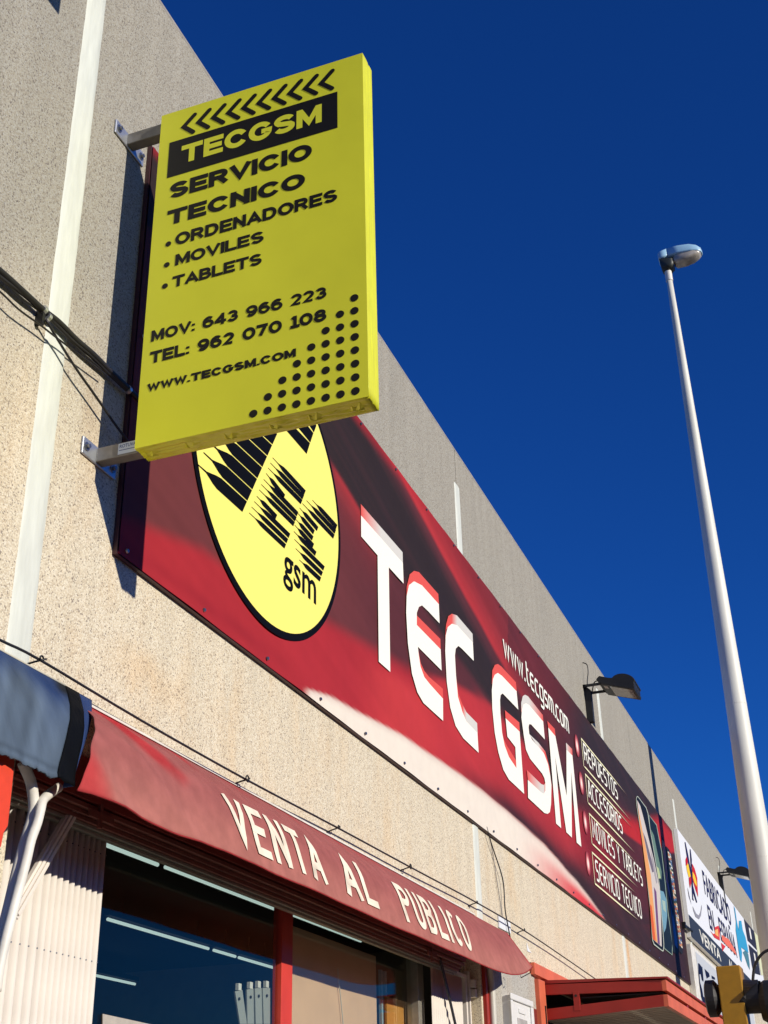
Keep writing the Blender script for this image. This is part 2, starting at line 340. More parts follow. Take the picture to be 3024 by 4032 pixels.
win = thing('shop_window', 'large dark shop window with a red mullion under the faded red awning', 'window', (6.5,.1,0))
GY_ = .205; MX0 = float(W(1110,3560,.19)[0]); MX1 = float(W(1152,3560,.19)[0]); WR = float(W(1662,3770,.16)[0]); WR0 = float(W(1640,3770,.16)[0])
mb = MB(); mb.box(4.4,MX0+.01,GY_,GY_+.008,.2,3.01); part('glass_pane', mb, GL, win)
mb = MB(); mb.box(MX1-.01,WR0,GY_,GY_+.008,.2,3.01); part('glass_pane', mb, GL, win)
mb = MB(); mb.box(MX0,MX1,.185,.24,0,3.01); part('mullion', mb, REDM, win, bevel=.003)
mb = MB(); mb.box(WR0,WR,.155,.24,0,3.01); part('frame_post', mb, ALU, win, bevel=.003)
mb = MB(); mb.box(4.4,WR,.18,.25,3.01,3.12); part('top_rail', mb, INTC, win)
mb = MB(); mb.box(3.845,9.84,.20,.34,3.122,3.55); part('header', mb, INTC, win)
# shutter guide rails and red lintel above the window
rails = thing('shutter_track', 'ridged shutter track running under the red lintel above the window', 'rail', (6.5,.05,2.9))
for k, (y0, y1, z0, z1, mt) in enumerate(((.0,.035,2.925,2.945,RAIL),(.02,.05,2.905,2.923,RAIL),(.03,.065,2.885,2.903,RAIL),(.045,.08,2.87,2.883,ALU),(.06,.09,2.855,2.868,ALU))):
    mb = MB(); mb.box(3.845,9.44-.02*k,y0,y1,z0+.0,z1); part('track_bar', mb, mt, rails, bevel=.002)
mb = MB(); mb.box(3.845,9.44,.036,.094,2.946,3.115); mb.box(3.845,9.44,.0945,.179,2.99,3.115); part('track_cover', mb, INTC, rails)
for px, py in ((395,3205),(1697,3731)):
    p = W(px,py,0); mb = MB(); mb.box(p[0]-.09,p[0]+.09,-.012,.0,2.895,2.925); mb.box(p[0]-.02,p[0]+.0,-.014,-.001,2.86,2.96); part('track_latch', mb, RAIL, rails)
mb = MB(); mb.box(3.845,9.44,-.012,.03,2.953,3.118); solo('red_lintel', mb, MAROON, 'dark red painted lintel in the shade just beneath the awning hem', 'lintel')

# ------------------------------------------------------------------ white folding shutters
sh = thing('folding_shutter', 'white accordion security shutter folded at the left of the window, lit below a shadow line', 'shutter', (4.2,.112,0))
def slat_mesh(w, d, h0, h1, name):
    mb = MB(); vs = []; n_ = 8
    for z in (h0, h1):
        for k in range(n_+1):
            u = k/n_; vs.append((w*u, -d*math.sin(math.pi*u)**.6, z))
    fs = [(k, k+1, n_+2+k, n_+1+k) for k in range(n_)]
    fs.append(tuple(range(n_+1, 2*n_+2)))
    mb.add(vs, fs); return mb.mesh(name, SHUT, True)
sm1 = slat_mesh(.0350,.026,0.02,2.865,'slat')
sm0 = slat_mesh(.043,.028,0.02,2.865,'slat')
rv = MB(); rv.tube([(0,0,0),(0,-.004,0)], .003, 6); rvm = rv.mesh('rivet', BOLT)
xs = [3.905,3.965,4.02,4.075,4.13,4.185]
for x in xs:
    part('slat', sm0, None, sh, local=True, loc=(x-4.2, 0, 0))
    part('rivet', rvm, None, sh, local=True, loc=(x-4.2+.026, -.0275, 2.80)); part('rivet', rvm, None, sh, local=True, loc=(x-4.2+.026, -.0275, 2.37))
for k in range(10):
    x = 4.24 + k*.0415
    part('slat', sm1, None, sh, local=True, loc=(x-4.2, 0, 0))
    part('rivet', rvm, None, sh, local=True, loc=(x-4.2+.020, -.0255, 2.80)); part('rivet', rvm, None, sh, local=True, loc=(x-4.2+.020, -.0255, 2.37))
mb = MB(); a = W(304,3178,.04); b = W(60,3600,.04)
def bar(mb, a, b, w, d, col=None):
    a = np.array(a, float); b = np.array(b, float); t = (b-a)/np.linalg.norm(b-a); s_ = np.cross(t, [0,1,0]); s_ /= np.linalg.norm(s_); y = np.array([0,1,0.])
    pts = [a+s_*w/2, a-s_*w/2, b-s_*w/2, b+s_*w/2]; mb.prism(pts, y*d, col)
bar(mb, a, b, .055, .02); bar(mb, a+np.array([.012,-.008,0]), b+np.array([.012,-.008,0]), .014, .008); bar(mb, a-np.array([.012,.008,0]), b-np.array([.012,.008,0]), .014, .008)
part('brace', mb, SHUT, sh, bevel=.002)

sh2 = thing('folding_shutter', 'white ribbed folding shutter at the right end of the window, half in shadow', 'shutter', (9.2,.075,0))
sm2 = slat_mesh(.042,.012,0.02,2.86,'slat')
for k in range(16):
    part('slat', sm2, None, sh2, local=True, loc=(-.34 + k*.044, 0, 0))
mb = MB(); mb.box(9.672,9.70,.07,.11,0,2.90); part('frame_post', mb, SHUT, sh2, bevel=.002)
mb = MB(); mb.box(9.745,9.77,.065,.11,0,2.93); part('frame_post', mb, SHUT, sh2, bevel=.002)
mb = MB(); mb.box(8.96,9.745,.075,.11,2.875,2.90); part('top_bar', mb, SHUT, sh2, bevel=.002)
mb = MB(); mb.box(9.70,9.745,.10,.12,0,2.9); part('gap_strip', mb, INTC, sh2)
for z0, z1, dx in ((2.815,2.875,0),(2.745,2.805,.01)):
    mb = MB(); mb.box(9.775+dx,9.82+dx,.03,.09,z0,z1); part('hinge', mb, SHUT, sh2, bevel=.004)
mb = MB(); a = W(*ZM(1640,3600,.31344)(290,490), .02); b = W(*ZM(1640,3600,.31344)(410,1000), .02); c = W(*ZM(1640,3600,.31344)(500,1400), .02)
bar(mb, a, b, .035, .01); bar(mb, b, c, .03, .01); part('brace_and_shadow', mb, BLACKP, sh2, label='thin black bars across the shutter for a brace and its shadow')  # black bars stand for a brace together with its cast shadow
# back wall of the reveal
mb = MB(); mb.box(9.775,9.85,.11,.14,0,3.12); part('reveal_strip', mb, AGG, wall)

# objects behind the glass
for k, (a, b, c, d_) in enumerate((((232,1665),(285,1655),(318,1902),(268,1902)), ((318,1652),(365,1645),(370,1902),(322,1902)), ((376,1643),(424,1640),(430,1902),(382,1902)), ((432,1640),(486,1640),(486,1902),(440,1902)))):
    Zt = ZM(800,3000,.5425); q = [W(*Zt(*p), .224+.002*k) for p in (a, b, c, d_)]
    lab = ['leftmost and most tilted grey hanging bracket behind the left pane','second grey hanging bracket behind the glass, slightly tilted','third grey hanging bracket behind the glass with a white top clip','rightmost grey hanging bracket behind the glass beside the mullion'][k]
    t = thing('hanging_bracket', lab, 'bracket', tuple(q[0]), 'grey metal strips hanging behind the glass')
    mb = MB(); mb.prism(q, (0,.008,0)); part('strip', mb, mat('grey_metal_strip', (.36,.37,.33), .45), t)
    mid = (q[0]+q[1])/2; mb = MB(); mb.box(mid[0]-.012,mid[0]+.022,mid[1]-.004,mid[1]+.014,mid[2]+.002,mid[2]+.035); part('clip', mb, WHITEP, t)
    mb = MB(); mb.tube([(mid[0],mid[1]-.004,mid[2]-.04),(mid[0],mid[1]-.007,mid[2]-.04)], .008, 10); part('hole_plug', mb, RUB, t)
mb = MB(); q = [W(1150,3700,.25),W(1480,3800,.25),W(1480,4250,.25),W(1150,4250,.25)]; x0_, x1_ = MX1+.0, float(q[1][0]); mb.box(x0_,x1_,.25,.258,.9,2.86); solo('tan_board', mb, mat('tan_cardboard', (.76,.47,.28), .8, noise=.05, nscale=4), 'tan board standing just behind the right pane, sunlit below the awning shadow', 'board')
mb = MB(); mb.tube(smooth_path_([W(*ZM(800,3000,.5425)(*p), .235) for p in ((975,1500),(985,1600),(1000,1740),(1015,1902),(1020,2000))]), .0035, 5); solo('cord', mb, STRING, 'thin cord hanging in front of the tan board behind the right pane', 'cord')
q = [W(*ZM(800,3000,.5425)(*p), .27) for p in ((1330,1700),(1525,1745),(1440,1700))]; mb = MB(); mb.box(float(q[0][0]),float(q[1][0]),.27,.285,.9,float(q[0][2])); solo('orange_board', mb, mat('orange_card', (.62,.26,.05), .7, noise=.15, nscale=4), 'orange board behind the glass at the right edge of the window', 'board')
mb = MB(); q = W(1500,3850,.30); mb.box(float(q[0])-.05,float(q[0])-.02,.28,.30,.9,2.80); mb.box(float(q[0])+.03,float(q[0])+.06,.28,.30,.9,2.80); solo('shelf_upright', mb, mat('pale_blue_metal', (.25,.42,.5), .4), 'pale blue metal uprights between the tan and the orange boards behind the glass', 'shelf')
mb = MB(); mb.prism([W(405,3992,.2),W(625,4040,.2),W(625,4200,.2),W(405,4200,.2)], (0,.004,0)); solo('paper_notice', mb, mat('beige_paper', (.42,.38,.33), .7, noise=.1), 'beige paper notice taped low inside the left pane', 'notice')

# ------------------------------------------------------------------ long red banner sign
from mathutils import noise as mn
def mn_noise(p): return mn.noise(Vector(p))

YB = -.032
ban = thing('banner_sign', 'long dark red banner with yellow oval logo and white TEC GSM lettering', 'banner', (4.4,YB,4.1))
bx0 = W(468,2168,YB)[0]; bx1 = (W(2647,3274,YB)[0] + W(2721,3880,YB)[0])/2
bz0 = (W(468,2168,YB)[2] + W(2721,3880,YB)[2])/2; bz1 = (W(2647,3274,YB)[2] + W(603,573,YB)[2])/2
def ss(a, b, x):
    t = np.clip((x-a)/(b-a), 0, 1); return t*t*(3-2*t)
def pl(pts, x): return np.interp(x, [p[0] for p in pts], [p[1] for p in pts])
def banner_colour(X, Z):
    px, py = PJ(X, np.full_like(X, YB), Z)
    C = np.zeros(X.shape + (3,))
    def c(r): return np.array(art(r))*np.array([.80,.88,.70])
    def mixin(cur, col, f): return cur*(1-f[..., None]) + (col if getattr(col, 'ndim', 1) == cur.ndim else c(col))*f[..., None]
    top = pl([(603,573),(1595,1880),(2647,3260)], px); bot = pl([(468,2168),(1200,2718),(2000,3330),(2721,3880)], px)
    v = (py-top)/(bot-top)
    # base
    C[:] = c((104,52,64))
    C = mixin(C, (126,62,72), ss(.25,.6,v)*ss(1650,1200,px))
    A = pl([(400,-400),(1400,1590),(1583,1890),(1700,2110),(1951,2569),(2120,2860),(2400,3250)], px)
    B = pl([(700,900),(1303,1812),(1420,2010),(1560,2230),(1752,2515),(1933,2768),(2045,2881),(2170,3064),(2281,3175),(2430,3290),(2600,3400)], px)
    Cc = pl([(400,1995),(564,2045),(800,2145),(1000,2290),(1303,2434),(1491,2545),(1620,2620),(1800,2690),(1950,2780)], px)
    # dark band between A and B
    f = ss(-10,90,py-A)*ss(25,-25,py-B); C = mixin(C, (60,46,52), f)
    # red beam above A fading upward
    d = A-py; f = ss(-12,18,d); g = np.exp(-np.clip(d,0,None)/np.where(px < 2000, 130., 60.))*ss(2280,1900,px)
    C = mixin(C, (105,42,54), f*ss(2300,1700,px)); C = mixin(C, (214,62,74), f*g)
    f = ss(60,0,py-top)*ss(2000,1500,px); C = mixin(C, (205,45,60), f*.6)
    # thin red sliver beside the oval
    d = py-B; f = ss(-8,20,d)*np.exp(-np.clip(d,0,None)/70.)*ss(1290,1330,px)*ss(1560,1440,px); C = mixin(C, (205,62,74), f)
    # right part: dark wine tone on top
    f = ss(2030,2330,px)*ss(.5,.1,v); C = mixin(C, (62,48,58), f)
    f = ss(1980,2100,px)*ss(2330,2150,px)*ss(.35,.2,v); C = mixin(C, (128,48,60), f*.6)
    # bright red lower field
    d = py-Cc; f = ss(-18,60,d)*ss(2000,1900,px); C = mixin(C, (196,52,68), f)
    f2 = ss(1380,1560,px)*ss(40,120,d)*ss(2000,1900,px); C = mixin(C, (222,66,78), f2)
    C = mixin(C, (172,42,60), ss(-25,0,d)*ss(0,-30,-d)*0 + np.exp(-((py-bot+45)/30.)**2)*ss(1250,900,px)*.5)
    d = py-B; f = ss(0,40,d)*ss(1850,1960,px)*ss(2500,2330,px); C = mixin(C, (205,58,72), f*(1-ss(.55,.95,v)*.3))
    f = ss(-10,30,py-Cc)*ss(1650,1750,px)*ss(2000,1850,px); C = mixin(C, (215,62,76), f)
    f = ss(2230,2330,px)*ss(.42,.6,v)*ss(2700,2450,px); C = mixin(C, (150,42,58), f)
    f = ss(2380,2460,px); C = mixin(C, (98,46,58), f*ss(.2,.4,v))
    # printed dark band hugging the white swoosh
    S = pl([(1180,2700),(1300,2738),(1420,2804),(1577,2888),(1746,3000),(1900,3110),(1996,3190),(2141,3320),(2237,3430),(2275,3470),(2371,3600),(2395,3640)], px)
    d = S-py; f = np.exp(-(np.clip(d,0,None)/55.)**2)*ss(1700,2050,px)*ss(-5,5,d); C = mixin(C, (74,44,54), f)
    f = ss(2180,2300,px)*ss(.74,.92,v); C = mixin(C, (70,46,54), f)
    # white swoosh
    inside = ss(-4,10,py-S)*ss(1185,1230,px)*(px < 2400)
    w_ = np.array(art((246,236,226))); r_ = np.array(art((226,74,82)))
    t = ss(2020,2300,px)*ss(S*0+.0, 1., (py-S)/np.maximum(bot-S, 8)*1.4)
    sw = w_*(1-t[..., None]) + r_*t[..., None]
    e_ = ss(35,0,py-S)*.28; sw = sw*(1-e_[..., None]) + np.array(art((190,130,130)))*e_[..., None]
    C = C*(1-inside[..., None]) + sw*inside[..., None]
    # flame by the phones
    lo = pl([(2380,3190),(2456,3278),(2528,3331),(2600,3360),(2652,3357),(2720,3370)], px); hi = pl([(2380,3120),(2441,3169),(2528,3215),(2600,3215),(2646,3273),(2720,3350)], px)
    f = ss(0,60,py-hi)*ss(6,-8,py-lo)*ss(2380,2470,px)
    f = np.where(px > 2560, ss(-20,30,py-hi)*ss(8,-8,py-lo), f)
    C = mixin(C, (208,48,56), f)
    f = ss(10,80,py-lo)*ss(2570,2600,px); C = mixin(C, (66,42,52), f)
    dg = (Z-4.1)*2.2 + (X-4.4)*.55; al = (X-4.4)*.5 - (Z-4.1)*.3
    st = np.array([[mn_noise((float(dg[j, i])*2.6, float(al[j, i])*.35, 1.0))*.6 + mn_noise((float(dg[j, i])*7, float(al[j, i])*.5, 4.0))*.4 for i in range(0, X.shape[1])] for j in range(0, X.shape[0])])
    lum = C.sum(-1); k = .15*np.clip(1.2-lum, 0, 1)
    C = C*(1+st*k)[..., None]; C = C + (np.clip(st, 0, 1)*.025*(lum < .7))[..., None]*np.array([1, .12, .16])
    return C
nx, nz = 640, 130
u = np.linspace(0, 1, nx+1); gx = bx0 + (bx1-bx0)*(u*.45 + .55*u**1.9)
gz = np.linspace(bz0, bz1, nz+1); GX, GZ = np.meshgrid(gx, gz)
# canvas is not perfectly flat between its fixings
GY = YB + .0022*np.sin(GX*4.1)*np.cos(GZ*2.2) + .0012*np.sin(GX*9.7+GZ*3)
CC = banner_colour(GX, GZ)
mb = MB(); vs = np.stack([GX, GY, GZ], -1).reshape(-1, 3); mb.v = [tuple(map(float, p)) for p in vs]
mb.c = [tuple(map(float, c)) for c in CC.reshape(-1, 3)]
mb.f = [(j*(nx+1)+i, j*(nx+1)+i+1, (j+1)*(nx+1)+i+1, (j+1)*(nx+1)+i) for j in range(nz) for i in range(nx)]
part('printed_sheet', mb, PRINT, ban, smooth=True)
mb = MB(); mb.box(bx0-.006,bx1+.006,YB+.006,-.002,bz0-.004,bz1+.004); part('backing_board', mb, mat('banner_edge', (.05,.012,.018), .5), ban)
scr = MB(); scr.tube([(0,0,0),(0,-.008,0)], [.012,.009], 8); scm = scr.mesh('screw', BOLT)
x = bx0+.06
while x < bx1-.05:
    for z in (bz0+.035, bz1-.035): part('screw', scm, None, ban, loc=(x, YB-.004, z))
    x += .74
part('screw', scm, None, ban, loc=(bx0+.05, YB-.004, (bz0+bz1)/2))
def P3(ps, zm, y): return [W(*zm(*p), y) for p in ps]
# oval logo
zA = ZM(1300,1900,.60277); zC = ZM(1900,2500,.48222); zB = ZM(1950,2550,.36166); zE = ZM(700,1600,.48222); zG = ZM(2480,3100,.3164)
YL = YB - .008
ox0, ox1, oz0 = 5.00, 7.055, None
pts = [W(*zE(*q), YL) for q in [(120,350),(200,800),(330,1200),(500,1500),(700,1790),(935,1940),(1150,1800),(1280,1550),(1335,1150),(1250,480),(1150,120)]]
Aq = np.array([[p[0]**2, p[0]*p[2], p[2]**2, p[0], p[2]] for p in pts]); sol = np.linalg.lstsq(Aq, np.ones(len(pts)), rcond=None)[0]
a_, b_, c_, d_, e_ = sol; cen = np.linalg.solve([[2*a_, b_], [b_, 2*c_]], [-d_, -e_]); k_ = 1 + a_*cen[0]**2 + b_*cen[0]*cen[1] + c_*cen[1]**2
ev, evec = np.linalg.eigh(np.array([[a_, b_/2], [b_/2, c_]])/k_); ax_ = 1/np.sqrt(np.abs(ev))
def ell(s, y): return [(cen[0] + (evec[0,0]*ax_[0]*math.cos(t) + evec[0,1]*ax_[1]*math.sin(t))*s, y, cen[1] + (evec[1,0]*ax_[0]*math.cos(t) + evec[1,1]*ax_[1]*math.sin(t))*s) for t in np.linspace(0, 2*math.pi, 96, endpoint=False)]
def shrink(s, y):
    o_ = ell(1, y); return [(cen[0]+(p[0]-cen[0])*(1-s/np.hypot(p[0]-cen[0], p[2]-cen[1])), y, cen[1]+(p[2]-cen[1])*(1-s/np.hypot(p[0]-cen[0], p[2]-cen[1]))) for p in o_]
mb = MB(); mb.poly(shrink(0, YL), art((9,9,9))); part('oval_border', mb, VINYL, ban)
mb = MB(); mb.poly(shrink(.042, YL-.002), art((255,240,128), .92)); part('oval_field', mb, VINYL, ban)
mb = MB(); NAVY = art((9,9,9)); YS = YL-.004
def ear(t, e, wv, tail=.26, full=.84):
    t = np.array(t, float); e = np.array(e, float); wv = np.array(wv, float); m_ = e + wv/2
    def P(s, w): c_ = t + (m_-t)*s; return c_ + wv*w/2, c_ - wv*w/2
    st = [(0,.07),(tail*.7,.12),(tail*1.0,.38),(tail*1.35,.72),(tail*1.7,full),(1,full)]
    up = [P(*q)[0] for q in st]; dn = [P(*q)[1] for q in st]
    return [tuple(q) for q in up + dn[::-1]]
for k in range(10):
    mb.poly(P3(ear((170+41*k,468-92*k) if k else (160,470), (527+41*k,865-92*k), (40,-91), .27, .93), zE, YS), NAVY)
for p in ([(860,165),(925,140),(1080,300),(1053,388)], [(940,120),(1000,80),(1108,218),(1083,295)], [(1020,70),(1070,20),(1132,158),(1112,212)]): mb.poly(P3(p, zE, YS), NAVY)
part('logo_stripes', mb, VINYL, ban); mb = MB()
tails = [(583,868),(603,820),(625,776),(645,732),(665,680),(682,636),(702,595),(722,546),(738,502),(756,460),(775,418)]
w1 = np.array([17,-43.])
ends = [(870,1165),(887,1122),(904,1079),(797,925),(942,983),(956,943),(970,902),(862,760),(1003,803),(1017,764),(1030,726)]
for t_, e_2 in zip(tails, ends): mb.poly(P3(ear(t_, e_2, w1, .24, .80), zE, YS), NAVY)
part('logo_stripes', mb, VINYL, ban); mb = MB()
tails = [(992,1252),(963,1160),(953,1085),(948,1020),(955,968),(965,922),(980,870),(995,828),(1018,792),(1052,768),(1100,765)]
ends = [(1158,1435),(1172,1390),(1187,1345),(1120,1225),(1100,1160),(1095,1100),(1105,1050),(1135,1022),(1268,1085),(1280,1045),(1290,1006)]
for t_, e_2 in zip(tails, ends): mb.poly(P3(ear(t_, e_2, np.array([15,-42.]), .24, .80), zE, YS), NAVY)
part('logo_stripes', mb, VINYL, ban)

# text helpers --------------------------------------------------------------
def text_mesh_pts(s, bold=0.0, ref=None, spacing=1.0):
    cu = bpy.data.curves.new('t', 'FONT'); cu.body = s; cu.offset = bold; cu.space_character = spacing; cu.resolution_u = 4
    ob = bpy.data.objects.new('t', cu); COL.objects.link(ob); dg = bpy.context.evaluated_depsgraph_get(); dg.update()
    me = bpy.data.meshes.new_from_object(ob.evaluated_get(dg)); v = np.array([p.co[:2] for p in me.vertices]); f = [tuple(p.vertices) for p in me.polygons]
    bpy.data.objects.remove(ob); bpy.data.curves.remove(cu); bpy.data.meshes.remove(me); return v, f
def text_map(mb, s, fn, bold=0.0, ref=None, col=None, spacing=1.0):      # fn(u, v): u 0..1 over width, v 0..1 over cap height
    v, f = text_mesh_pts(s, bold, spacing=spacing); r = v if ref is None else text_mesh_pts(ref, bold)[0]
    y0, y1 = r[:,1].min(), r[:,1].max(); x0, x1 = v[:,0].min(), v[:,0].max()
    mb.add([fn((p[0]-x0)/(x1-x0), (p[1]-y0)/(y1-y0)) for p in v], f, None if col is None else col)
def quad_fn(bl, br, tl):
    bl, br, tl = map(np.array, (bl, br, tl)); return lambda u, v: bl + (br-bl)*u + (tl-bl)*v
mb = MB(); g0 = W(*zE(862,1435), YS); g1 = W(*zE(1130,1655), YS)
text_map(mb, 'gsm', lambda u, v: (g0[0]+(g1[0]-g0[0])*u, YS, 4.69+.145*v), .012, 'm', NAVY); part('lettering', mb, VINYL, ban)

# traced big letters

WH = art((250,247,240), .92); RX = art((238,96,90)); GX2 = art((226,224,222))
mb = MB(); YT = YL; YX = YL+.001
T = [(202,215),(475,525),(480,660),(383,553),(393,1237),(318,1170),(310,475),(203,352)]
Ef = [(548,645),(600,672),(710,795),(715,920),(640,840),(600,802),(580,812),(566,850),(566,930),(722,1090),(728,1228),(573,1072),(578,1120),(590,1200),(615,1270),(650,1315),(737,1412),(738,1557),(610,1440),(570,1370),(535,1250),(508,1050),(497,850),(500,740),(515,670)]
Cf = [(795,922),(830,932),(932,1045),(938,1165),(860,1085),(838,1067),(820,1085),(815,1130),(822,1260),(835,1400),(865,1500),(890,1560),(962,1635),(970,1765),(870,1670),(820,1590),(785,1470),(762,1300),(752,1100),(755,1000),(768,945)]
for p in (T, Ef, Cf): mb = MB(); mb.poly(P3(p, zA, YT), WH); part('letter', mb, VINYL, ban)
Gf = [(125,310),(160,335),(278,460),(292,610),(165,478),(148,490),(143,530),(146,640),(160,800),(180,900),(215,995),(277,1088),(268,915),(203,830),(188,680),(303,790),(340,1298),(215,1180),(170,1100),(130,960),(100,800),(80,600),(76,450),(85,360),(100,325)]
mb = MB(); mb.poly(P3(Gf, zC, YT), WH); part('letter', mb, VINYL, ban)
Sf = [(335,605),(370,625),(522,805),(540,1000),(390,835),(368,835),(363,870),(370,940),(400,1000),(470,1080),(530,1150),(575,1270),(600,1400),(612,1500),(608,1700),(595,1790),(570,1810),(535,1800),(358,1635),(355,1440),(500,1575),(530,1590),(545,1560),(545,1470),(535,1420),(510,1370),(380,1210),(335,1110),(310,950),(285,760),(290,680),(305,620)]
Mf = [(577,870),(655,965),(778,1615),(775,1110),(840,1175),(938,2168),(887,2122),(828,1350),(835,2068),(775,2010),(652,1180),(718,1965),(663,1915)]
for p in (Sf, Mf): mb = MB(); mb.poly(P3(p, zB, YT), WH); part('letter', mb, VINYL, ban)
mb = MB()
def gp(ps, zm, cols): mb.add(P3(ps, zm, YX), [tuple(range(len(ps)))], cols)
def gstrip(up, dn, zm, cols):
    a = P3(up, zm, YX); b = P3(dn, zm, YX); n_ = len(a); mb.add(a+b, [(i, i+1, n_+i+1, n_+i) for i in range(n_-1)], cols+cols)
gstrip([(200,140),(330,290),(473,455)], [(202,216),(335,367),(475,528)], zA, [RX, GX2, GX2])
gstrip([(499,745),(500,680),(520,600),(548,577),(580,585),(706,728)], [(501,745),(512,690),(525,660),(548,647),(600,674),(711,797)], zA, [RX]*6)
gstrip([(566,868),(720,1022)], [(566,932),(722,1092)], zA, [RX]*2)
gstrip([(576,1100),(592,1180),(615,1230),(645,1268),(736,1347)], [(578,1122),(590,1202),(615,1272),(650,1317),(738,1414)], zA, [RX]*5)
gstrip([(752,1020),(757,930),(772,873),(795,857),(828,868),(930,988)], [(754,1022),(759,960),(768,947),(795,924),(830,934),(933,1048)], zA, [RX,RX,RX,RX,GX2,GX2])
gstrip([(822,1262),(838,1380),(865,1450),(890,1500),(960,1572)], [(822,1264),(835,1402),(865,1502),(890,1562),(963,1638)], zA, [RX,RX,RX,GX2,GX2])
gstrip([(76,400),(80,290),(100,245),(125,237),(152,256),(272,386)], [(78,402),(86,360),(101,326),(125,312),(160,337),(280,463)], zC, [RX]*6)
gstrip([(183,615),(300,715)], [(188,682),(304,793)], zC, [RX]*2)
gstrip([(157,770),(172,850),(200,905),(272,1022)], [(160,802),(180,902),(215,997),(279,1090)], zC, [RX]*4)
gstrip([(283,700),(283,600),(300,527),(325,513),(357,530),(518,735)], [(286,702),(292,680),(306,621),(335,607),(371,627),(524,808)], zB, [RX,GX2,GX2,GX2,GX2,RX])
gstrip([(343,1330),(500,1485),(530,1496),(545,1470)], [(355,1443),(500,1578),(531,1593),(547,1562)], zB, [RX,GX2,GX2,RX])
gstrip([(363,872),(372,942),(470,1035),(545,1130),(590,1300)], [(363,874),(372,950),(470,1083),(532,1152),(600,1402)], zB, [GX2,GX2,GX2,RX,RX])
gstrip([(567,797),(648,885)], [(577,872),(656,967)], zB, [RX,RX]); gstrip([(770,1035),(838,1105)], [(775,1112),(841,1178)], zB, [GX2,RX])
part('letter_shading', mb, VINYL, ban, label='coral red extruded edges printed behind the letters')

# techno stroke font --------------------------------------------------------
O_ = lambda h: [(.12,0),(0,.12),(0,h-.12),(.12,h),(.38,h),(.5,h-.12),(.5,.12),(.38,0),(.12,0)]
FT = {'R':(.5,[[(0,0),(0,1),(.4,1),(.5,.9),(.5,.6),(.4,.5),(.07,.5)],[(.27,.47),(.5,0)]]), 'E':(.48,[[(.48,1),(.15,1),(0,.85),(0,.15),(.15,0),(.48,0)],[(.07,.5),(.44,.5)]]),
 'P':(.5,[[(0,0),(0,1),(.4,1),(.5,.9),(.5,.55),(.4,.45),(.07,.45)]]), 'U':(.5,[[(0,1),(0,.15),(.12,0),(.38,0),(.5,.15),(.5,1)]]),
 'S':(.5,[[(.5,1),(.12,1),(0,.88),(0,.62),(.12,.5),(.38,.5),(.5,.38),(.5,.12),(.38,0),(0,0)]]), 'T':(.5,[[(0,1),(.5,1)],[(.25,.93),(.25,0)]]),
 'O':(.5,[O_(1)]), 'A':(.5,[[(0,0),(.2,1),(.3,1),(.5,0)],[(.12,.32),(.38,.32)]]), 'C':(.48,[[(.48,1),(.15,1),(0,.85),(0,.15),(.15,0),(.48,0)]]),
 'I':(.0,[[(0,0),(0,1)]]), 'M':(.62,[[(0,0),(.05,1),(.31,.3),(.57,1),(.62,0)]]), 'V':(.5,[[(0,1),(.25,0),(.5,1)]]), 'L':(.42,[[(0,1),(0,.12),(.12,0),(.42,0)]]),
 'Y':(.5,[[(0,1),(.25,.5),(.5,1)],[(.25,.46),(.25,0)]]), 'B':(.5,[[(0,0),(0,1),(.4,1),(.5,.9),(.5,.6),(.43,.5),(.5,.4),(.5,.1),(.4,0),(.07,0)],[(.07,.5),(.38,.5)]]),
 'N':(.5,[[(0,0),(0,1),(.5,0),(.5,1)]]), ' ':(.25,[]), 'w':(.62,[[(0,.7),(.15,0),(.31,.62),(.47,0),(.62,.7)]]), 't':(.36,[[(.1,1),(.1,.12),(.2,0),(.36,0)],[(.17,.68),(.34,.68)]]),
 'e':(.42,[[(.42,0),(.1,0),(0,.12),(0,.58),(.1,.7),(.42,.7)],[(.07,.36),(.38,.36)]]), 'c':(.42,[[(.42,0),(.1,0),(0,.12),(0,.58),(.1,.7),(.42,.7)]]),
 'g':(.44,[[(.37,.03),(.1,.03),(0,.14),(0,.58),(.1,.7),(.44,.7),(.44,-.2),(.34,-.3),(0,-.3)]]), 's':(.42,[[(.42,.7),(.1,.7),(0,.6),(0,.46),(.1,.36),(.32,.36),(.42,.26),(.42,.1),(.32,0),(0,0)]]),
 'm':(.62,[[(0,0),(0,.7),(.52,.7),(.62,.6),(.62,0)],[(.31,.63),(.31,0)]]), 'o':(.44,[[(.1,0),(0,.12),(0,.58),(.1,.7),(.34,.7),(.44,.58),(.44,.12),(.34,0),(.1,0)]]), '.':(.0,[[(0,-.05),(0,.1)]])}
def stroke_poly(pts, t):
    P = [np.array(p, float) for p in pts]; n_ = len(P); closed = np.allclose(P[0], P[-1]); L_, R_ = [], []
    for i in range(n_):
        a = P[i]-P[i-1] if i > 0 else (P[-1]-P[-2] if closed else None); b = P[i+1]-P[i] if i < n_-1 else (P[1]-P[0] if closed else None)
        if a is None: a = b
        if b is None: b = a
        a = a/np.linalg.norm(a); b = b/np.linalg.norm(b); na = np.array([-a[1], a[0]]); nb = np.array([-b[1], b[0]]); m_ = na+nb; m_ /= np.linalg.norm(m_)
        k = 1/max(.55, float(m_ @ na)); L_.append(P[i]+m_*t/2*k); R_.append(P[i]-m_*t/2*k)
    return L_, R_
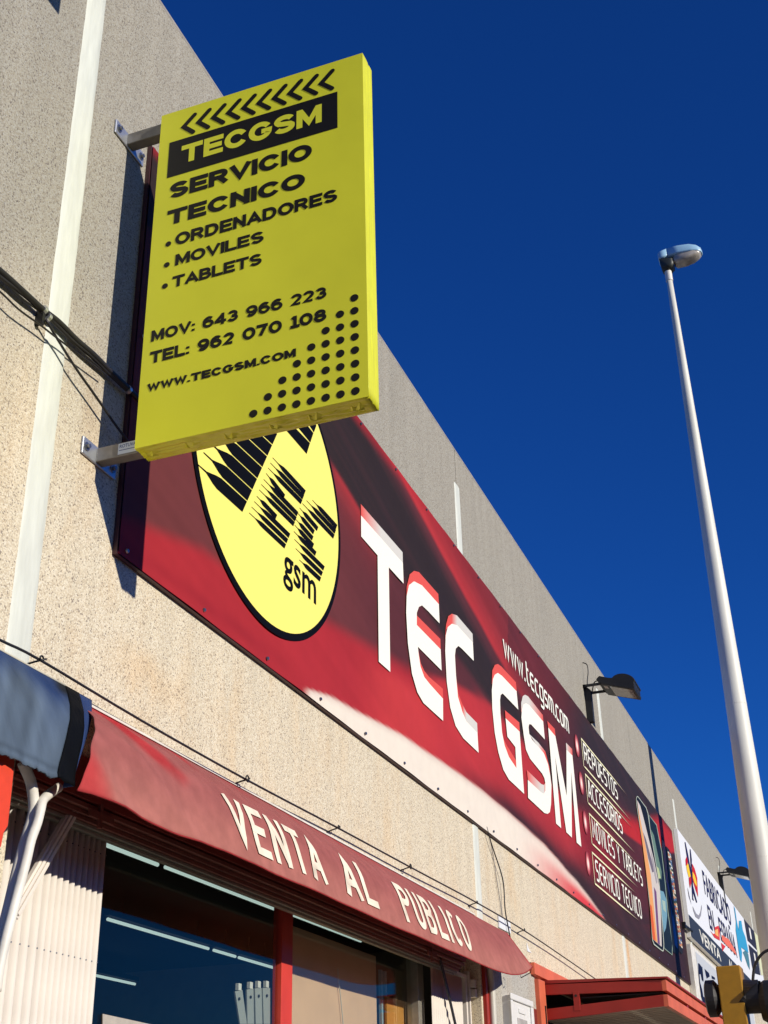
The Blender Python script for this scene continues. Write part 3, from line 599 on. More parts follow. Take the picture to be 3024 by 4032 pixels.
def techno(mb, s, x0, x1, z0, h, y, th, col, gap=.21):
    w = sum(FT[c][0] for c in s) + gap*(len(s)-1) + .0; sx = (x1-x0)/(w+th); x = th/2
    for c in s:
        for k, st in enumerate(FT[c][1]):
            L_, R_ = stroke_poly(st, th); n_ = len(L_)
            vs = [(x0+(x+p[0])*sx, y-.0003*k, z0+p[1]*h) for p in L_+R_]
            mb.add(vs, [(i, i+1, n_+i+1, n_+i) for i in range(n_-1)], col)
        x += FT[c][0] + gap

# wide grotesque lettering for the blade sign: centre-line strokes with separate horizontal and vertical weights ------
def arcp(cx, cy, rx, ry, a0, a1, n=10): return [(cx+rx*math.cos(math.radians(a0+(a1-a0)*i/n)), cy+ry*math.sin(math.radians(a0+(a1-a0)*i/n))) for i in range(n+1)]
GW = .96
GF = {
 'T':(.92,[[(0,1),(.92,1)],[(.46,.97),(.46,0)]]), 'E':(.80,[[(0,0),(0,1)],[(.04,1),(.80,1)],[(.04,.5),(.72,.5)],[(.04,0),(.80,0)]]),
 'C':(.98,[arcp(.5,.5,.5,.5,30,330,24)]), 'G':(1.0,[arcp(.5,.5,.5,.5,32,338,24)+[(.98,.46),(.56,.46)]]), 'O':(1.06,[arcp(.53,.5,.53,.5,0,360,32)]),
 'S':(.88,[arcp(.44,.745,.41,.255,20,180,12)+[(.06,.66)]+arcp(.44,.5,.10,.0,180,180,1)[:0]+[(.16,.56),(.44,.5),(.74,.44),(.85,.34)]+arcp(.44,.255,.42,.255,0,-160,12)]),
 'M':(1.06,[[(0,0),(0,1)],[(0.06,1),(.53,.12),(1.0,1)],[(1.06,1),(1.06,0)]]), 'R':(.90,[[(0,0),(0,1)],[(.04,1),(.55,1)]+arcp(.55,.75,.28,.25,80,-80,8)+[(.55,.5),(.04,.5)],[(.50,.47),(.88,0)]]),
 'V':(.96,[[(0,1),(.48,.02),(.96,1)]]), 'I':(0,[[(0,0),(0,1)]]), 'N':(.84,[[(0,0),(0,1)],[(.04,.95),(.80,.05)],[(.84,0),(.84,1)]]),
 'D':(.96,[[(0,1),(0,0)],[(.04,1),(.42,1)]+arcp(.46,.5,.46,.5,85,-85,16)+[(.42,0),(.04,0)]]), 'A':(1.0,[[(0,0),(.5,.97),(1.0,0)],[(.2,.27),(.8,.27)]]),
 'L':(.76,[[(0,1),(0,0)],[(.04,0),(.76,0)]]), 'B':(.86,[[(0,0),(0,1)],[(.04,1),(.5,1)]+arcp(.5,.76,.27,.24,85,-85,8)+[(.04,.52)],[(.55,.52)]+arcp(.52,.26,.33,.26,75,-85,8)+[(.04,0)]]),
 'W':(1.30,[[(0,1),(.32,.02),(.65,.95),(.98,.02),(1.30,1)]]), ':':(0,[[(0,-.1),(0,.15)],[(0,.5),(0,.75)]]), '.':(0,[[(0,-.12),(0,.15)]]), ' ':(.30,[]),
 '0':(.96,[arcp(.48,.5,.48,.5,0,360,28)]), '1':(.44,[[(.0,.82),(.16,1),(.28,1)],[(.28,1.0),(.28,0)],[(.0,0),(.56,0)]]),
 '2':(.80,[arcp(.4,.72,.38,.28,170,-20,12)+[(.62,.45),(.05,.0),(.80,0)]]), '3':(.80,[arcp(.38,.74,.36,.26,160,-80,12)+[(.3,.51)],[(.34,.52)]+arcp(.4,.27,.40,.27,70,-165,12)]),
 '4':(.88,[[(.66,0),(.66,1)],[(.66,.98),(.0,.30)],[(.0,.24),(.88,.24)]]), '6':(.86,[arcp(.43,.31,.42,.31,0,360,22),[(.02,.36)]+arcp(.47,.52,.46,.48,175,45,10)]),
 '7':(.78,[[(0,1),(.78,1)],[(.74,.96),(.26,0)]]), '8':(.88,[arcp(.44,.76,.36,.24,0,360,20),arcp(.44,.27,.43,.27,0,360,20)]), '9':(.86,[arcp(.43,.69,.42,.31,0,360,22),[(.84,.64)]+arcp(.39,.48,.46,.48,-5,-135,10)])}
def grot(mb, s, fn, th, gap=.16):       # fn(u, v) as in text_map; th: stroke weight as a share of the cap height
    tot = sum(GF[c][0]*(1-th)+th for c in s) + gap*(len(s)-1); x = 0
    for c in s:
        for k, st in enumerate(GF[c][1]):
            P_ = [np.array((th/2+p[0]*(1-th), th/2+p[1]*(1-th))) for p in st]
            if not np.allclose(P_[0], P_[-1]) and c not in 'CGS32690:.':
                for i0, i1 in ((0, 1), (-1, -2)):
                    d_ = P_[i0]-P_[i1]; d_ = d_/np.linalg.norm(d_)
                    if abs(d_[0]) < .05 or abs(d_[1]) < .05: P_[i0] = P_[i0] + d_*th/2*.98
                    elif c in 'AVW' : P_[i0] = P_[i0] + d_*th/2*.9
                    elif c in 'NRM7' : P_[i0] = P_[i0] + d_*th/2*.5
            L_, R_ = stroke_poly(P_, th); n_ = len(L_)
            if len(st) == 2 and st[0][0] != st[1][0] and st[0][1] != st[1][1]: pass
            mb.add([np.array(fn((x+p[0])/tot, p[1])) - np.array([.00012*k, 0, 0]) for p in L_+R_], [(i, i+1, n_+i+1, n_+i) for i in range(n_-1)])
        x += GF[c][0]*(1-th) + th + gap
CREAM = art((255,252,240), .95)
zD = ZM(2260,2880,.23511); zF = ZM(2260,3300,.18083)
mb = MB(); a = W(*zB(95,0), YL); b = W(*zB(800,905), YL); hgt = W(*zB(748,690),YL)[2]-W(*zB(760,850),YL)[2]
a0 = W(*zB(160,140), YL)   # foot of the second w
zt, zb = W(*zC(168,30),YL)[2], W(*zC(215,210),YL)[2]
techno(mb, 'www.tecgsm.com', W(*zC(165,40),YL)[0], W(*zC(705,760),YL)[0], zb, (zt-zb)/.72, YL, .13, CREAM)
part('lettering', mb, VINYL, ban, label='white web address along the top of the banner')
def tw(txt, tl, bl, br, zm, zm2=None, gap=.26):
    zm2 = zm2 or zm; p = W(*zm(*tl), YL); q = W(*zm(*bl), YL); r = W(*zm2(*br), YL)
    mb = MB(); techno(mb, txt, (p[0]+q[0])/2-.02, r[0]+.02, (q[2]+r[2])/2, p[2]-q[2], YL, .13, CREAM, gap); part('lettering', mb, VINYL, ban)
tw('REPUESTOS', (150,205), (190,500), (735,1130), zD)
tw('ACCESORIOS', (240,840), (240,1100), (815,1700), zD)
tw('MOVILES Y TABLETS', (300,1470), (320,1775), (1500,1035), zD, zF)
tw('SERVICIO TECNICO', (475,500), (490,900), (1480,1740), zF)
def tbox(pl_, zm, w=.02, fade=True):
    # outline with tapering tails at its open right end: left side vertical, two long lines
    (tx, ty), (lx, ly), (bx, by), (tex, tey), (bex, bey), zm2 = pl_
    t0 = W(*zm(tx, ty), YL); l1 = W(*zm(lx, ly), YL); b0 = W(*zm(bx, by), YL); te = W(*zm2(tex, tey), YL); be = W(*zm2(bex, bey), YL)
    mb = MB(); y = YL; c0 = art((250,246,205), .9); c1 = art((96,52,62))
    zt = t0[2]; zb = b0[2]; xl = (t0[0]+l1[0])/2
    mb.add([(xl,y,zt),(xl+w,y,zt-w*1.2),(xl+w,y,l1[2]),(xl,y,l1[2])], [(0,1,2,3)], c0)
    mb.add([(xl,y-.0004,l1[2]),(xl+w,y-.0004,l1[2]),(b0[0]+w,y-.0004,zb+w),(b0[0],y-.0004,zb)], [(0,1,2,3)], c0)
    for xa, xe, z, s_ in ((xl, te[0], zt, -1), (b0[0], be[0], zb, 1)):
        xm = xa + (xe-xa)*.6
        mb.add([(xa,y-.0008,z),(xa,y-.0008,z+s_*w),(xm,y-.0008,z),(xm,y-.0008,z+s_*w),(xe,y-.0008,z+s_*w*.4),(xe,y-.0008,z+s_*w*.6)], [(0,2,3,1),(2,4,5,3)], [c0,c0,c0,c0,c1,c1])
    part('text_frame', mb, VINYL, ban)
tbox(((115,100),(165,580),(185,610),(890,1060),(960,1490),zD), zD)
tbox(((185,700),(230,1180),(250,1220),(965,1600),(1030,2030),zD), zD)
tbox(((250,1360),(300,1870),(325,1910),(1360,520),(1410,1085),zF), zD)
tbox(((400,300),(445,980),(460,1010),(1350,1180),(1430,1795),zF), zF)
# little glow dots beside the list
for a, b in (((772,905),.05),((808,1210),.05),((840,1530),.05),((862,1865),.05)):
    p = W(*zC(*a), YL); mb = MB(); vs = [(p[0],YL-.0005,p[2])]; cs = [art((255,246,240),.95)]
    for rr, cc in ((.30,(255,225,220)),(.62,(214,110,118)),(1.0,(140,48,62))):
        for k in range(20):
            t = 2*math.pi*k/20; vs.append((p[0]+.11*rr*math.cos(t), YL-.0005, p[2]+.135*rr*math.sin(t))); cs.append(art(cc))
    fs = [(0, 1+k, 1+(k+1) % 20) for k in range(20)] + [(1+r*20+k, 1+(r+1)*20+k, 1+(r+1)*20+(k+1) % 20, 1+r*20+(k+1) % 20) for r in (0,1) for k in range(20)]
    mb.add(vs, fs, cs); part('glow_dot', mb, VINYL, ban)
# printed phones
def pp(ps, col, dy, zm=zG): return (ps, col, dy)
phones = [
 ([(430,2010),(530,2092),(535,1950),(480,1560),(440,1150),(400,800),(360,600),(335,465),(235,340),(240,420),(300,1000),(400,1900)], (150,170,160), 0),
 ([(433,2000),(524,2078),(527,1950),(472,1560),(432,1150),(392,800),(354,610),(330,475),(240,352),(246,420),(306,1000),(404,1890)], (28,42,56), 1),
 ([(262,520),(300,600),(340,800),(395,1050),(392,1150),(345,1100),(310,850),(275,640)], (110,140,130), 2),
 ([(372,1280),(420,1300),(455,1400),(465,1600),(450,1750),(425,1810),(405,1650),(380,1450)], (120,165,190), 2),
 ([(330,980),(360,1010),(385,1130),(350,1140)], (190,205,160), 3),
 ([(400,1400),(440,1420),(450,1560),(415,1520)], (170,195,190), 3),
 ([(395,600),(425,650),(450,760),(475,900),(520,1200),(600,1560),(608,2060),(598,2090),(540,2050),(480,1500),(430,1000),(400,750)], (30,36,48), 4),
 ([(400,650),(432,690),(446,800),(480,1200),(470,1180),(440,1000),(408,740)], (226,150,140), 5),
 ([(440,1000),(480,1200),(530,1480),(545,1700),(505,1420),(460,1180)], (150,130,190), 5),
 ([(490,1300),(545,1600),(590,1900),(596,2010),(560,1960),(520,1600)], (70,135,205), 5),
 ([(452,728),(490,775),(525,880),(600,1500),(655,1980),(660,2060),(650,2078),(605,2030),(600,1560),(520,1200),(475,900)], (40,42,50), 6),
 ([(78,140),(88,108),(105,115),(205,250),(228,320),(262,560),(300,780),(370,1200),(415,1780),(427,1960),(420,2040),(405,2042),(300,1960),(278,1900),(250,1500),(180,850),(110,400),(80,200)], (196,206,196), 7),
 ([(84,142),(92,118),(104,124),(201,258),(222,325),(256,560),(294,780),(364,1200),(408,1780),(420,1960),(414,2026),(404,2028),(306,1948),(284,1893),(256,1500),(186,850),(116,400),(86,200)], (26,30,40), 8),
 ([(90,158),(128,225),(160,340),(235,640),(300,900),(370,1250),(388,1600),(397,1985),(285,1890),(262,1640),(245,1380),(165,760),(115,380)], (214,206,206), 9),
 ([(98,200),(118,330),(150,500),(215,830),(262,1100),(300,1500),(345,1935),(285,1888),(262,1640),(245,1380),(165,760),(115,380)], (240,170,110), 10),
 ([(250,1450),(272,1480),(300,1700),(322,1915),(285,1886),(262,1640)], (226,104,60), 11),
 ([(165,560),(200,640),(270,900),(300,1050),(280,1060),(230,880)], (120,112,130), 11),
 ([(300,1240),(330,1300),(350,1600),(375,1960),(348,1940),(325,1600)], (120,80,130), 11),
 ([(255,760),(300,930),(330,1100),(345,1180),(330,1200),(290,1000)], (170,166,176), 11)]
for n0, n1, lb in ((0,6,'printed phone with a dark blue earth picture'),(6,10,'printed phone with a pink and blue screen'),(11,len(phones),'leftmost printed phone with an orange and grey screen')):
    ph = MB()
    for ps, c, k in phones[n0:n1]: ph.poly(P3(ps, zG, YL-.0006*k), art(c))
    part('phone_picture', ph, VINYL, ban, label=lb)
ph = MB(); ph.poly(P3(phones[10][0], zG, YL-.0006*6), art(phones[10][1]))
cols = [(200,180,150),(90,120,170),(230,220,210),(170,90,80),(60,80,70),(220,150,110),(150,170,200),(240,240,230)]
for k in range(42):
    t = k/42; xx = 470+t*150; yy = 790+t*1180; w_ = 14+14*t*.6
    for j in range(2):
        c = cols[(k*3+j*5+int(rng.integers(0,3))) % 8]; o_ = 20*j+2
        ph.poly(P3([(xx+o_, yy+o_*1.1), (xx+o_+17, yy+o_*1.1+18), (xx+o_+19, yy+o_*1.1+40), (xx+o_+2, yy+o_*1.1+24)], zG, YL-.0006*(9+j)), art(c))
part('phone_picture', ph, VINYL, ban, label='rightmost printed phone with a mosaic of coloured tiles')

# ------------------------------------------------------------------ projecting yellow sign
SX = 4.11; ST = .122
sy0, sy1, sz0, sz1 = -1.341, -.232, 4.438, 6.42
sign = thing('projecting_sign', 'yellow double-sided blade sign with black print sticking out from the wall', 'sign', (SX+.06,0,sz0))
def sbox():
    mb = MB(); mb.box(SX,SX+ST,sy0,sy1,sz0,sz1); return mb
bm = bmesh.new(); bmesh.ops.create_cube(bm, size=1)
for v in bm.verts: v.co = Vector((SX+ST/2+v.co.x*ST, (sy0+sy1)/2+v.co.y*(sy1-sy0), (sz0+sz1)/2+v.co.z*(sz1-sz0)))
bmesh.ops.subdivide_edges(bm, edges=bm.edges[:], cuts=34, use_grid_fill=True)
from mathutils import noise as mn
for v in bm.verts:
    onb = v.co.z < sz0+.001; onside = v.co.y < sy0+.001 or v.co.z > sz1-.001; onf = v.co.x < SX+.001
    if onb and SX+.01 < v.co.x < SX+ST-.01:
        # folded film: tucks every ~22 cm along the underside
        d = abs(((v.co.y+.17) % .215) - .1075); v.co.z += .006*mn.noise(Vector((v.co.x*60, v.co.y*18, 3))) - .010*max(0, 1-d/.03)*abs(mn.noise(Vector((v.co.x*40, v.co.y*30, 1)))+.4)
    elif onside and SX+.01 < v.co.x < SX+ST-.01:
        if v.co.y < sy0+.001: v.co.y += .003*mn.noise(Vector((v.co.x*50, 0, v.co.z*14)))
me = bpy.data.meshes.new('sign_box'); bm.to_mesh(me); bm.free(); me.materials.append(YELE)
me.materials.append(YELF)
for p in me.polygons:
    p.use_smooth = True
    if p.normal.x < -.9: p.material_index = 1; p.use_smooth = False
    if abs(p.normal.x) > .9: p.use_smooth = False
o = part('sign_box', me, None, sign)
for k in range(6):
    yy = sy0 + .06 + k*.198 + random.uniform(-.012,.012); mb = MB(); xx = SX+.030; zz = sz0-.0005
    for (a, b_, c, hh) in (((0,-.02),(.07,.035),(.045,-.05),.008), ((.01,.03),(.085,.005),(.05,.05),.007), ((.03,-.012),(.05,.028),(.075,-.025),.010)):
        P_ = [np.array([xx+p[0]*.8, yy+p[1]*.8, zz]) for p in (a, b_, c)]; top_ = sum(P_)/3 + np.array([.004,.006,-hh]); mb.add(P_+[top_], [(0,1,3),(1,2,3),(2,0,3)])
    part('film_tuck', mb, YELE, sign)
XF = SX-.0012
zs1 = ZM(500,200,.60277); zs2 = ZM(500,1000,.60277)
def S(zm, p, k=0): return WX(*zm(*p), XF-k*.0004)
def flat(y, z, k=0): return (XF-k*.0004, y, z)
b = [S(zs1, p) for p in ((278,603),(1376,263),(1373,500),(260,835))]
by0 = (b[0][1]+b[3][1])/2; by1 = (b[1][1]+b[2][1])/2; bzt = (b[0][2]+b[1][2])/2; bzb = (b[2][2]+b[3][2])/2
mb = MB(); mb.poly([flat(by0,bzt),flat(by1,bzt),flat(by1,bzb),flat(by0,bzb)]); part('black_band', mb, BLK, sign)
YPR = mat('yellow_print', (.74,.74,.035), .35)
def stext(s, zm, tl, bl, br, bold=.022, m_=BLK, k=1, tr=None, spacing=1.0):
    a = S(zm, tl, k); b_ = S(zm, bl, k); c = S(zm, br, k); y0 = min(a[1], b_[1]) if False else max(a[1], b_[1])
    y0 = S(zm, tl, k)[1]; z0 = (b_[2]+c[2])/2; h = a[2]-b_[2]
    mb = MB(); grot(mb, s, lambda u, v: (XF-k*.0004, y0+(c[1]-y0)*u, z0+h*v), bold, spacing)
    part('lettering', mb, m_, sign)
stext('TECGSM', zs1, (358,625), (372,735), (1272,462), 0.25, YPR, spacing=0.055)
stext('SERVICIO', zs1, (282,868), (270,970), (1207,702), 0.265, spacing=0.05)
stext('TECNICO', zs1, (265,1050), (262,1146), (1162,885), 0.265, spacing=0.05)
stext('ORDENADORES', zs1, (318,1195), (316,1273), (1374,978), 0.25, spacing=0.06)
stext('MOVILES', zs1, (318,1333), (312,1407), (893,1245), 0.245, spacing=0.05)
stext('TABLETS', zs1, (298,1475), (294,1549), (880,1393), 0.245, spacing=0.045)
stext('MOV: 643 966 223', zs2, (162,500), (158,573), (1303,287), 0.245, spacing=0.07)
stext('TEL: 962 070 108', zs2, (152,640), (148,718), (1303,434), 0.26, spacing=0.07)
stext('WWW.TECGSM.COM', zs2, (135,848), (135,900), (1103,672), 0.28, spacing=0.06)
def disc(mb, y, z, r, k=1, n_=20): mb.poly([flat(y+r*math.cos(2*math.pi*i/n_), z+r*math.sin(2*math.pi*i/n_), k) for i in range(n_)])
mb = MB()
for p in ((270,1262),(260,1398),(248,1537)): q = S(zs1, p); disc(mb, q[1], q[2], .0155)
part('bullet_dots', mb, BLK, sign)
d0 = S(zs2, (825,1043)); d1 = S(zs2, (1492,895)); d2 = S(zs2, (1491,285)); mb = MB(); mb.poly([(0, .0195*math.cos(2*math.pi*i/20), .0195*math.sin(2*math.pi*i/20)) for i in range(20)]); dm = mb.mesh('dot', BLK)
for c in range(8):
    for r in range(c+1): part('dot', dm, None, sign, loc=flat(d0[1]+(d1[1]-d0[1])*c/7, d1[2]+(d2[2]-d1[2])*r/7+(d0[2]-d1[2])*(1-c/7)))
c0 = S(zs1, (370,497)); c1 = S(zs1, (1268,213)); ct = S(zs1, (445,415)); cb = S(zs1, (433,530))
for k in range(10):
    mb = MB(); y = c0[1]+(c1[1]-c0[1])*k/9; z = c0[2]+(c1[2]-c0[2])*k/9-.0; hz = .062
    ps = [(y-.060, z+hz), (y, z), (y-.057, z-hz+.006)]
    L_, R_ = stroke_poly(ps, .026); mb.add([flat(p[0],p[1],1) for p in L_+R_], [(0,1,4,3),(1,2,5,4)])
    disc(mb, ps[0][0], ps[0][1], .0125, 1.3); disc(mb, ps[2][0], ps[2][1], .0125, 1.3); disc(mb, ps[1][0]-.002, ps[1][1], .0125, 1.3); part('arrowhead', mb, BLK, sign)
for zc, st in ((6.372, False), (4.475, True)):
    mb = MB(); mb.box(SX+.035,SX+.095,sy1+.001 if not st else sy1+.001,-.012,zc-.035,zc+.035); arm = part('bracket_arm', mb, GALV, sign, bevel=.004)
    mb = MB(); mb.box(SX-.075,SX+.205,-.012,-.001,zc-.045,zc+.045); pl_ = part('bracket_plate', mb, PLATE, sign, bevel=.006)
    for dx in (-.045,.172):
        mb = MB(); mb.tube([(SX+dx,-.012,zc),(SX+dx,-.017,zc)], .021, 14); mb.tube([(SX+dx,-.017,zc),(SX+dx,-.032,zc)], .010, 6); part('bolt', mb, BOLT, sign, smooth=False)
    if st:
        mb = MB(); xx = SX+.0338; mb.poly([(xx,-.125,zc+.030),(xx,-.229,zc+.030),(xx,-.229,zc-.026),(xx,-.125,zc-.026)]); part('sticker', mb, mat('white_sticker', (.62,.68,.72), .4), sign)
        mb = MB(); text_map(mb, 'ROTUVAL', lambda u, v: (xx-.0006, -.132-.094*u, zc+.006+.018*v), .02, 'H'); mb.poly([(xx-.0006,-.13,zc-.004),(xx-.0006,-.225,zc-.004),(xx-.0006,-.225,zc-.008),(xx-.0006,-.13,zc-.008)]); part('sticker_print', mb, mat('blue_ink', (.08,.12,.25), .5), sign)

# shadow-casting neighbour sign above-left (just outside the frame, its shadow tip falls in view)
q = Vector(W(232,60,0)); nb = thing('projecting_sign', 'plain projecting sign of the next shop, out of frame at upper left', 'sign', (3.2,0,6.9))
tipy = -1.05; tx = q.x-.256*1.05; tz = q.z+.366*1.05
mb = MB(); mb.box(tx-.1,tx,tipy,-.25,tz,tz+1.2); part('sign_box', mb, WHITEP, nb, bevel=.003)
mb = MB(); mb.box(tx-.08,tx-.02,-.25,-.0,tz+.05,tz+.11); mb.box(tx-.08,tx-.02,-.25,-.0,tz+1.05,tz+1.11); part('bracket_arm', mb, GALV, nb)

# ------------------------------------------------------------------ red awning
PROF = [(0,3.338),(-.05,3.305),(-.12,3.25),(-.19,3.185),(-.25,3.115),(-.285,3.05),(-.31,2.97),(-.335,2.89),(-.355,2.821)]
PL = [0]
for a, b in zip(PROF[:-1], PROF[1:]): PL.append(PL[-1]+math.hypot(b[0]-a[0], b[1]-a[1]))
def prof(s): s = s*PL[-1]; return np.interp(s, PL, [p[0] for p in PROF]), np.interp(s, PL, [p[1] for p in PROF])
AX0, AX1 = 3.80, 10.34
def awn(x, s):
    y, z = prof(s); t = (x-AX0)/(AX1-AX0)
    y += (.003*math.sin(x*3.1) + .002*math.sin(x*7.3+1))*s; z += .0015*math.sin(x*2.3+.5)*s*s
    g_ = math.exp(-max(0, x-4.4)/.75); q_ = (x-3.9)*5.2 - s*4.4      # slanting pull folds at the loose left end
    y += (.016*math.sin(q_*1.9) + .006*math.sin(q_*4.3+1))*g_*s*(1.15-s*.55); y += .0035*mn.noise(Vector((x*3.2, s*3, 7)))*s; z -= .012*g_*s*s*math.sin(x*6)
    e = max(0, (x-8.9)/(AX1-8.9)); b_ = e**2.2     # right end pulls up towards the wall
    ye = float(np.interp(s, (0,.3,1), (0,-.10,-.29))); ze = float(np.interp(s, (0,.3,1), (3.338,3.278,3.0))); y = y*(1-b_)+ye*b_; z = z*(1-b_)+ze*b_; z += .008*e*s
    e2 = max(0, (4.3-x)/.5); z -= .012*e2*s; y -= .01*e2*s*math.sin(s*5)
    return (x, y, z)
def awn_inv(px, py):      # sight line met with the fabric
    best = None
    for s in np.linspace(0, 1, 200):
        y, z = prof(s); p = W(px, py, y)
        if best is None or abs(p[2]-z) < best[0]: best = (abs(p[2]-z), p[0], s)
    return best[1], best[2]
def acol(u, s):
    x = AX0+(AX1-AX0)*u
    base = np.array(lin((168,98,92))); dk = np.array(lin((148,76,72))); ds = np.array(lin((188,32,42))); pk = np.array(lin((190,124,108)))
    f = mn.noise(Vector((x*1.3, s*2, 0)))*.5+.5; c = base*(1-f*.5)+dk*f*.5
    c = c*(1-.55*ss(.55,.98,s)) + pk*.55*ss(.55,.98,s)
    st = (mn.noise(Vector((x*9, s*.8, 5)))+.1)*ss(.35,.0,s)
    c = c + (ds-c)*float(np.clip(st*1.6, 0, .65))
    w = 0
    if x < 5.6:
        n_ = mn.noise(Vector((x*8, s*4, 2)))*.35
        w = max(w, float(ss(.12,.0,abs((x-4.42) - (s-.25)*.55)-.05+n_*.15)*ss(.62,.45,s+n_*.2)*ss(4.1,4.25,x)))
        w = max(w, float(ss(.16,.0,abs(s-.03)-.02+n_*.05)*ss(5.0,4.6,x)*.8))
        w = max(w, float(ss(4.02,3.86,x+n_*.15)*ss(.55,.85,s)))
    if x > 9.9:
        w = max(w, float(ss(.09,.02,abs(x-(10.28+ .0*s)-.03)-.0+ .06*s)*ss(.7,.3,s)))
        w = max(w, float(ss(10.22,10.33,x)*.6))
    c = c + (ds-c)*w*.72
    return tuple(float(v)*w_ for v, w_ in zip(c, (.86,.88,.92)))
raw = thing('red_awning', 'faded red canvas awning lettered VENTA AL PUBLICO above the shop window', 'awning', (AX0,0,3.3))
def axl(s): return 4.21 - .46*s
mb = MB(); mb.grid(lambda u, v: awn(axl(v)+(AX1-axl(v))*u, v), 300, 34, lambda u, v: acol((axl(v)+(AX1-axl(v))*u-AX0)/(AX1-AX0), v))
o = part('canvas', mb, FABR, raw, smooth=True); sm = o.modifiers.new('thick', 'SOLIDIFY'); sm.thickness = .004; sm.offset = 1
mb = MB(); mb.tube([awn(x, 1.0) for x in np.linspace(axl(1), AX1, 90)], .004, 6, col=lin((150,50,52))); part('hem', mb, FABR, raw, smooth=True)
mb = MB(); mb.box(4.22,AX1-.6,-.012,-.001,3.336,3.346); part('wall_batten', mb, WHITEP, raw)
AF = {'V':(.46,[[(0,1),(.23,0),(.46,1)]]), 'E':(.40,[[(0,0),(0,1)],[(.0,1),(.40,1)],[(.0,.52),(.34,.52)],[(.0,0),(.40,0)]]), 'N':(.44,[[(0,0),(0,1)],[(0,1),(.44,0)],[(.44,0),(.44,1)]]),
 'T':(.46,[[(0,1),(.46,1)],[(.23,.97),(.23,0)]]), 'A':(.50,[[(0,0),(.25,1),(.50,0)],[(.10,.30),(.40,.30)]]), 'L':(.38,[[(0,1),(0,0)],[(0,0),(.38,0)]]),
 'P':(.42,[[(0,0),(0,1)],[(0,1),(.24,1)]+arcp(.24,.76,.18,.24,70,-70,8)+[(.24,.52),(0,.52)]]), 'U':(.42,[[(0,1),(0,.22)]+arcp(.21,.22,.21,.22,190,350,10)+[(.42,.22),(.42,1)]]),
 'B':(.42,[[(0,0),(0,1)],[(0,1),(.22,1)]+arcp(.22,.77,.17,.23,70,-70,8)+[(.0,.54)],[(.2,.54)]+arcp(.22,.27,.20,.27,70,-70,8)+[(0,0)]]), 'I':(0,[[(0,0),(0,1)]]),
 'C':(.42,[arcp(.22,.5,.22,.5,50,310,20)]), 'O':(.44,[arcp(.22,.5,.22,.5,0,360,24)])}
zv = ZM(800,3000,.54249); zw = ZM(1600,3200,.48222)
for txt, a, b, c in (('VENTA', zv(122,228), zv(280,615), zv(908,902)), ('AL', zv(1040,690), zv(1075,975), zv(1275,1055)), ('PUBLICO', zv(1337,845), zv(1415,1120), zw(535,1088))):
    xa, sa = awn_inv(*a); xb, sb = awn_inv(*b); xc, sc_ = awn_inv(*c)
    if txt == 'VENTA': sb_ = sb; sa_ = sa
    if txt == 'AL': xa = awn_inv(*zv(1062,985))[0]-.02
    mb = MB()
    def fn(u, v, xa=xa, xc=xc):
        x = xa+(xc-xa)*u; s = sb_+(sa_-sb_)*v; p = np.array(awn(x, s)); q = np.array(awn(x, min(1, s+.01))); r = q-p; n_ = np.array([0, r[2], -r[1]]); n_ /= np.linalg.norm(n_)
        return p + n_*.0055*(1 if n_[1] < 0 else -1)
    th = .165; gp_ = .17; tot = sum(AF[c][0]+th for c in txt) + gp_*(len(txt)-1); xx = 0
    for c in txt:
        for k, st in enumerate(AF[c][1]):
            P_ = [np.array((th/2+p[0], th/2+p[1]*(1-th))) for p in st]; Q_ = [P_[0]]
            if not np.allclose(P_[0], P_[-1]):
                for i0, i1 in ((0, 1), (-1, -2)):
                    d_ = P_[i0]-P_[i1]; d_ = d_/np.linalg.norm(d_)
                    if abs(d_[0]) < .3 or abs(d_[1]) < .05: P_[i0] = P_[i0] + d_*th/2*.98
            Q_ = [P_[0]]
            for p, q in zip(P_[:-1], P_[1:]):
                n_ = max(1, int(np.linalg.norm(q-p)/.12))
                for t in range(1, n_+1): Q_.append(p+(q-p)*t/n_)
            L_, R_ = stroke_poly(Q_, th); n_ = len(L_); cs = []
            for p in L_+R_:
                w_ = mn.noise(Vector((float(xx+p[0])*3.1, float(p[1])*3, 4))); cs.append(tuple(np.array(lin((240,226,204)))*(.95-.30*max(0, w_-.12)*2)))
            vs = [fn((xx+p[0])/tot, p[1]) - np.array([0,.0003*k,0]) for p in L_+R_]
            mb.add(vs, [(i, i+1, n_+i+1, n_+i) for i in range(n_-1)], cs)
        xx += AF[c][0] + th + gp_
    part('lettering', mb, FABR, raw)
p = awn(AX1, .97); mb = MB(); mb.tube([p, (p[0]+.03,p[1]+.02,p[2]-.05), (p[0]+.10,p[1]+.12,p[2]-.075), (p[0]+.13,p[1]+.14,p[2]-.03), (p[0]+.05,p[1]+.02,p[2]+.03)], .004, 6); part('tie_cord', mb, RUB, raw, smooth=True)

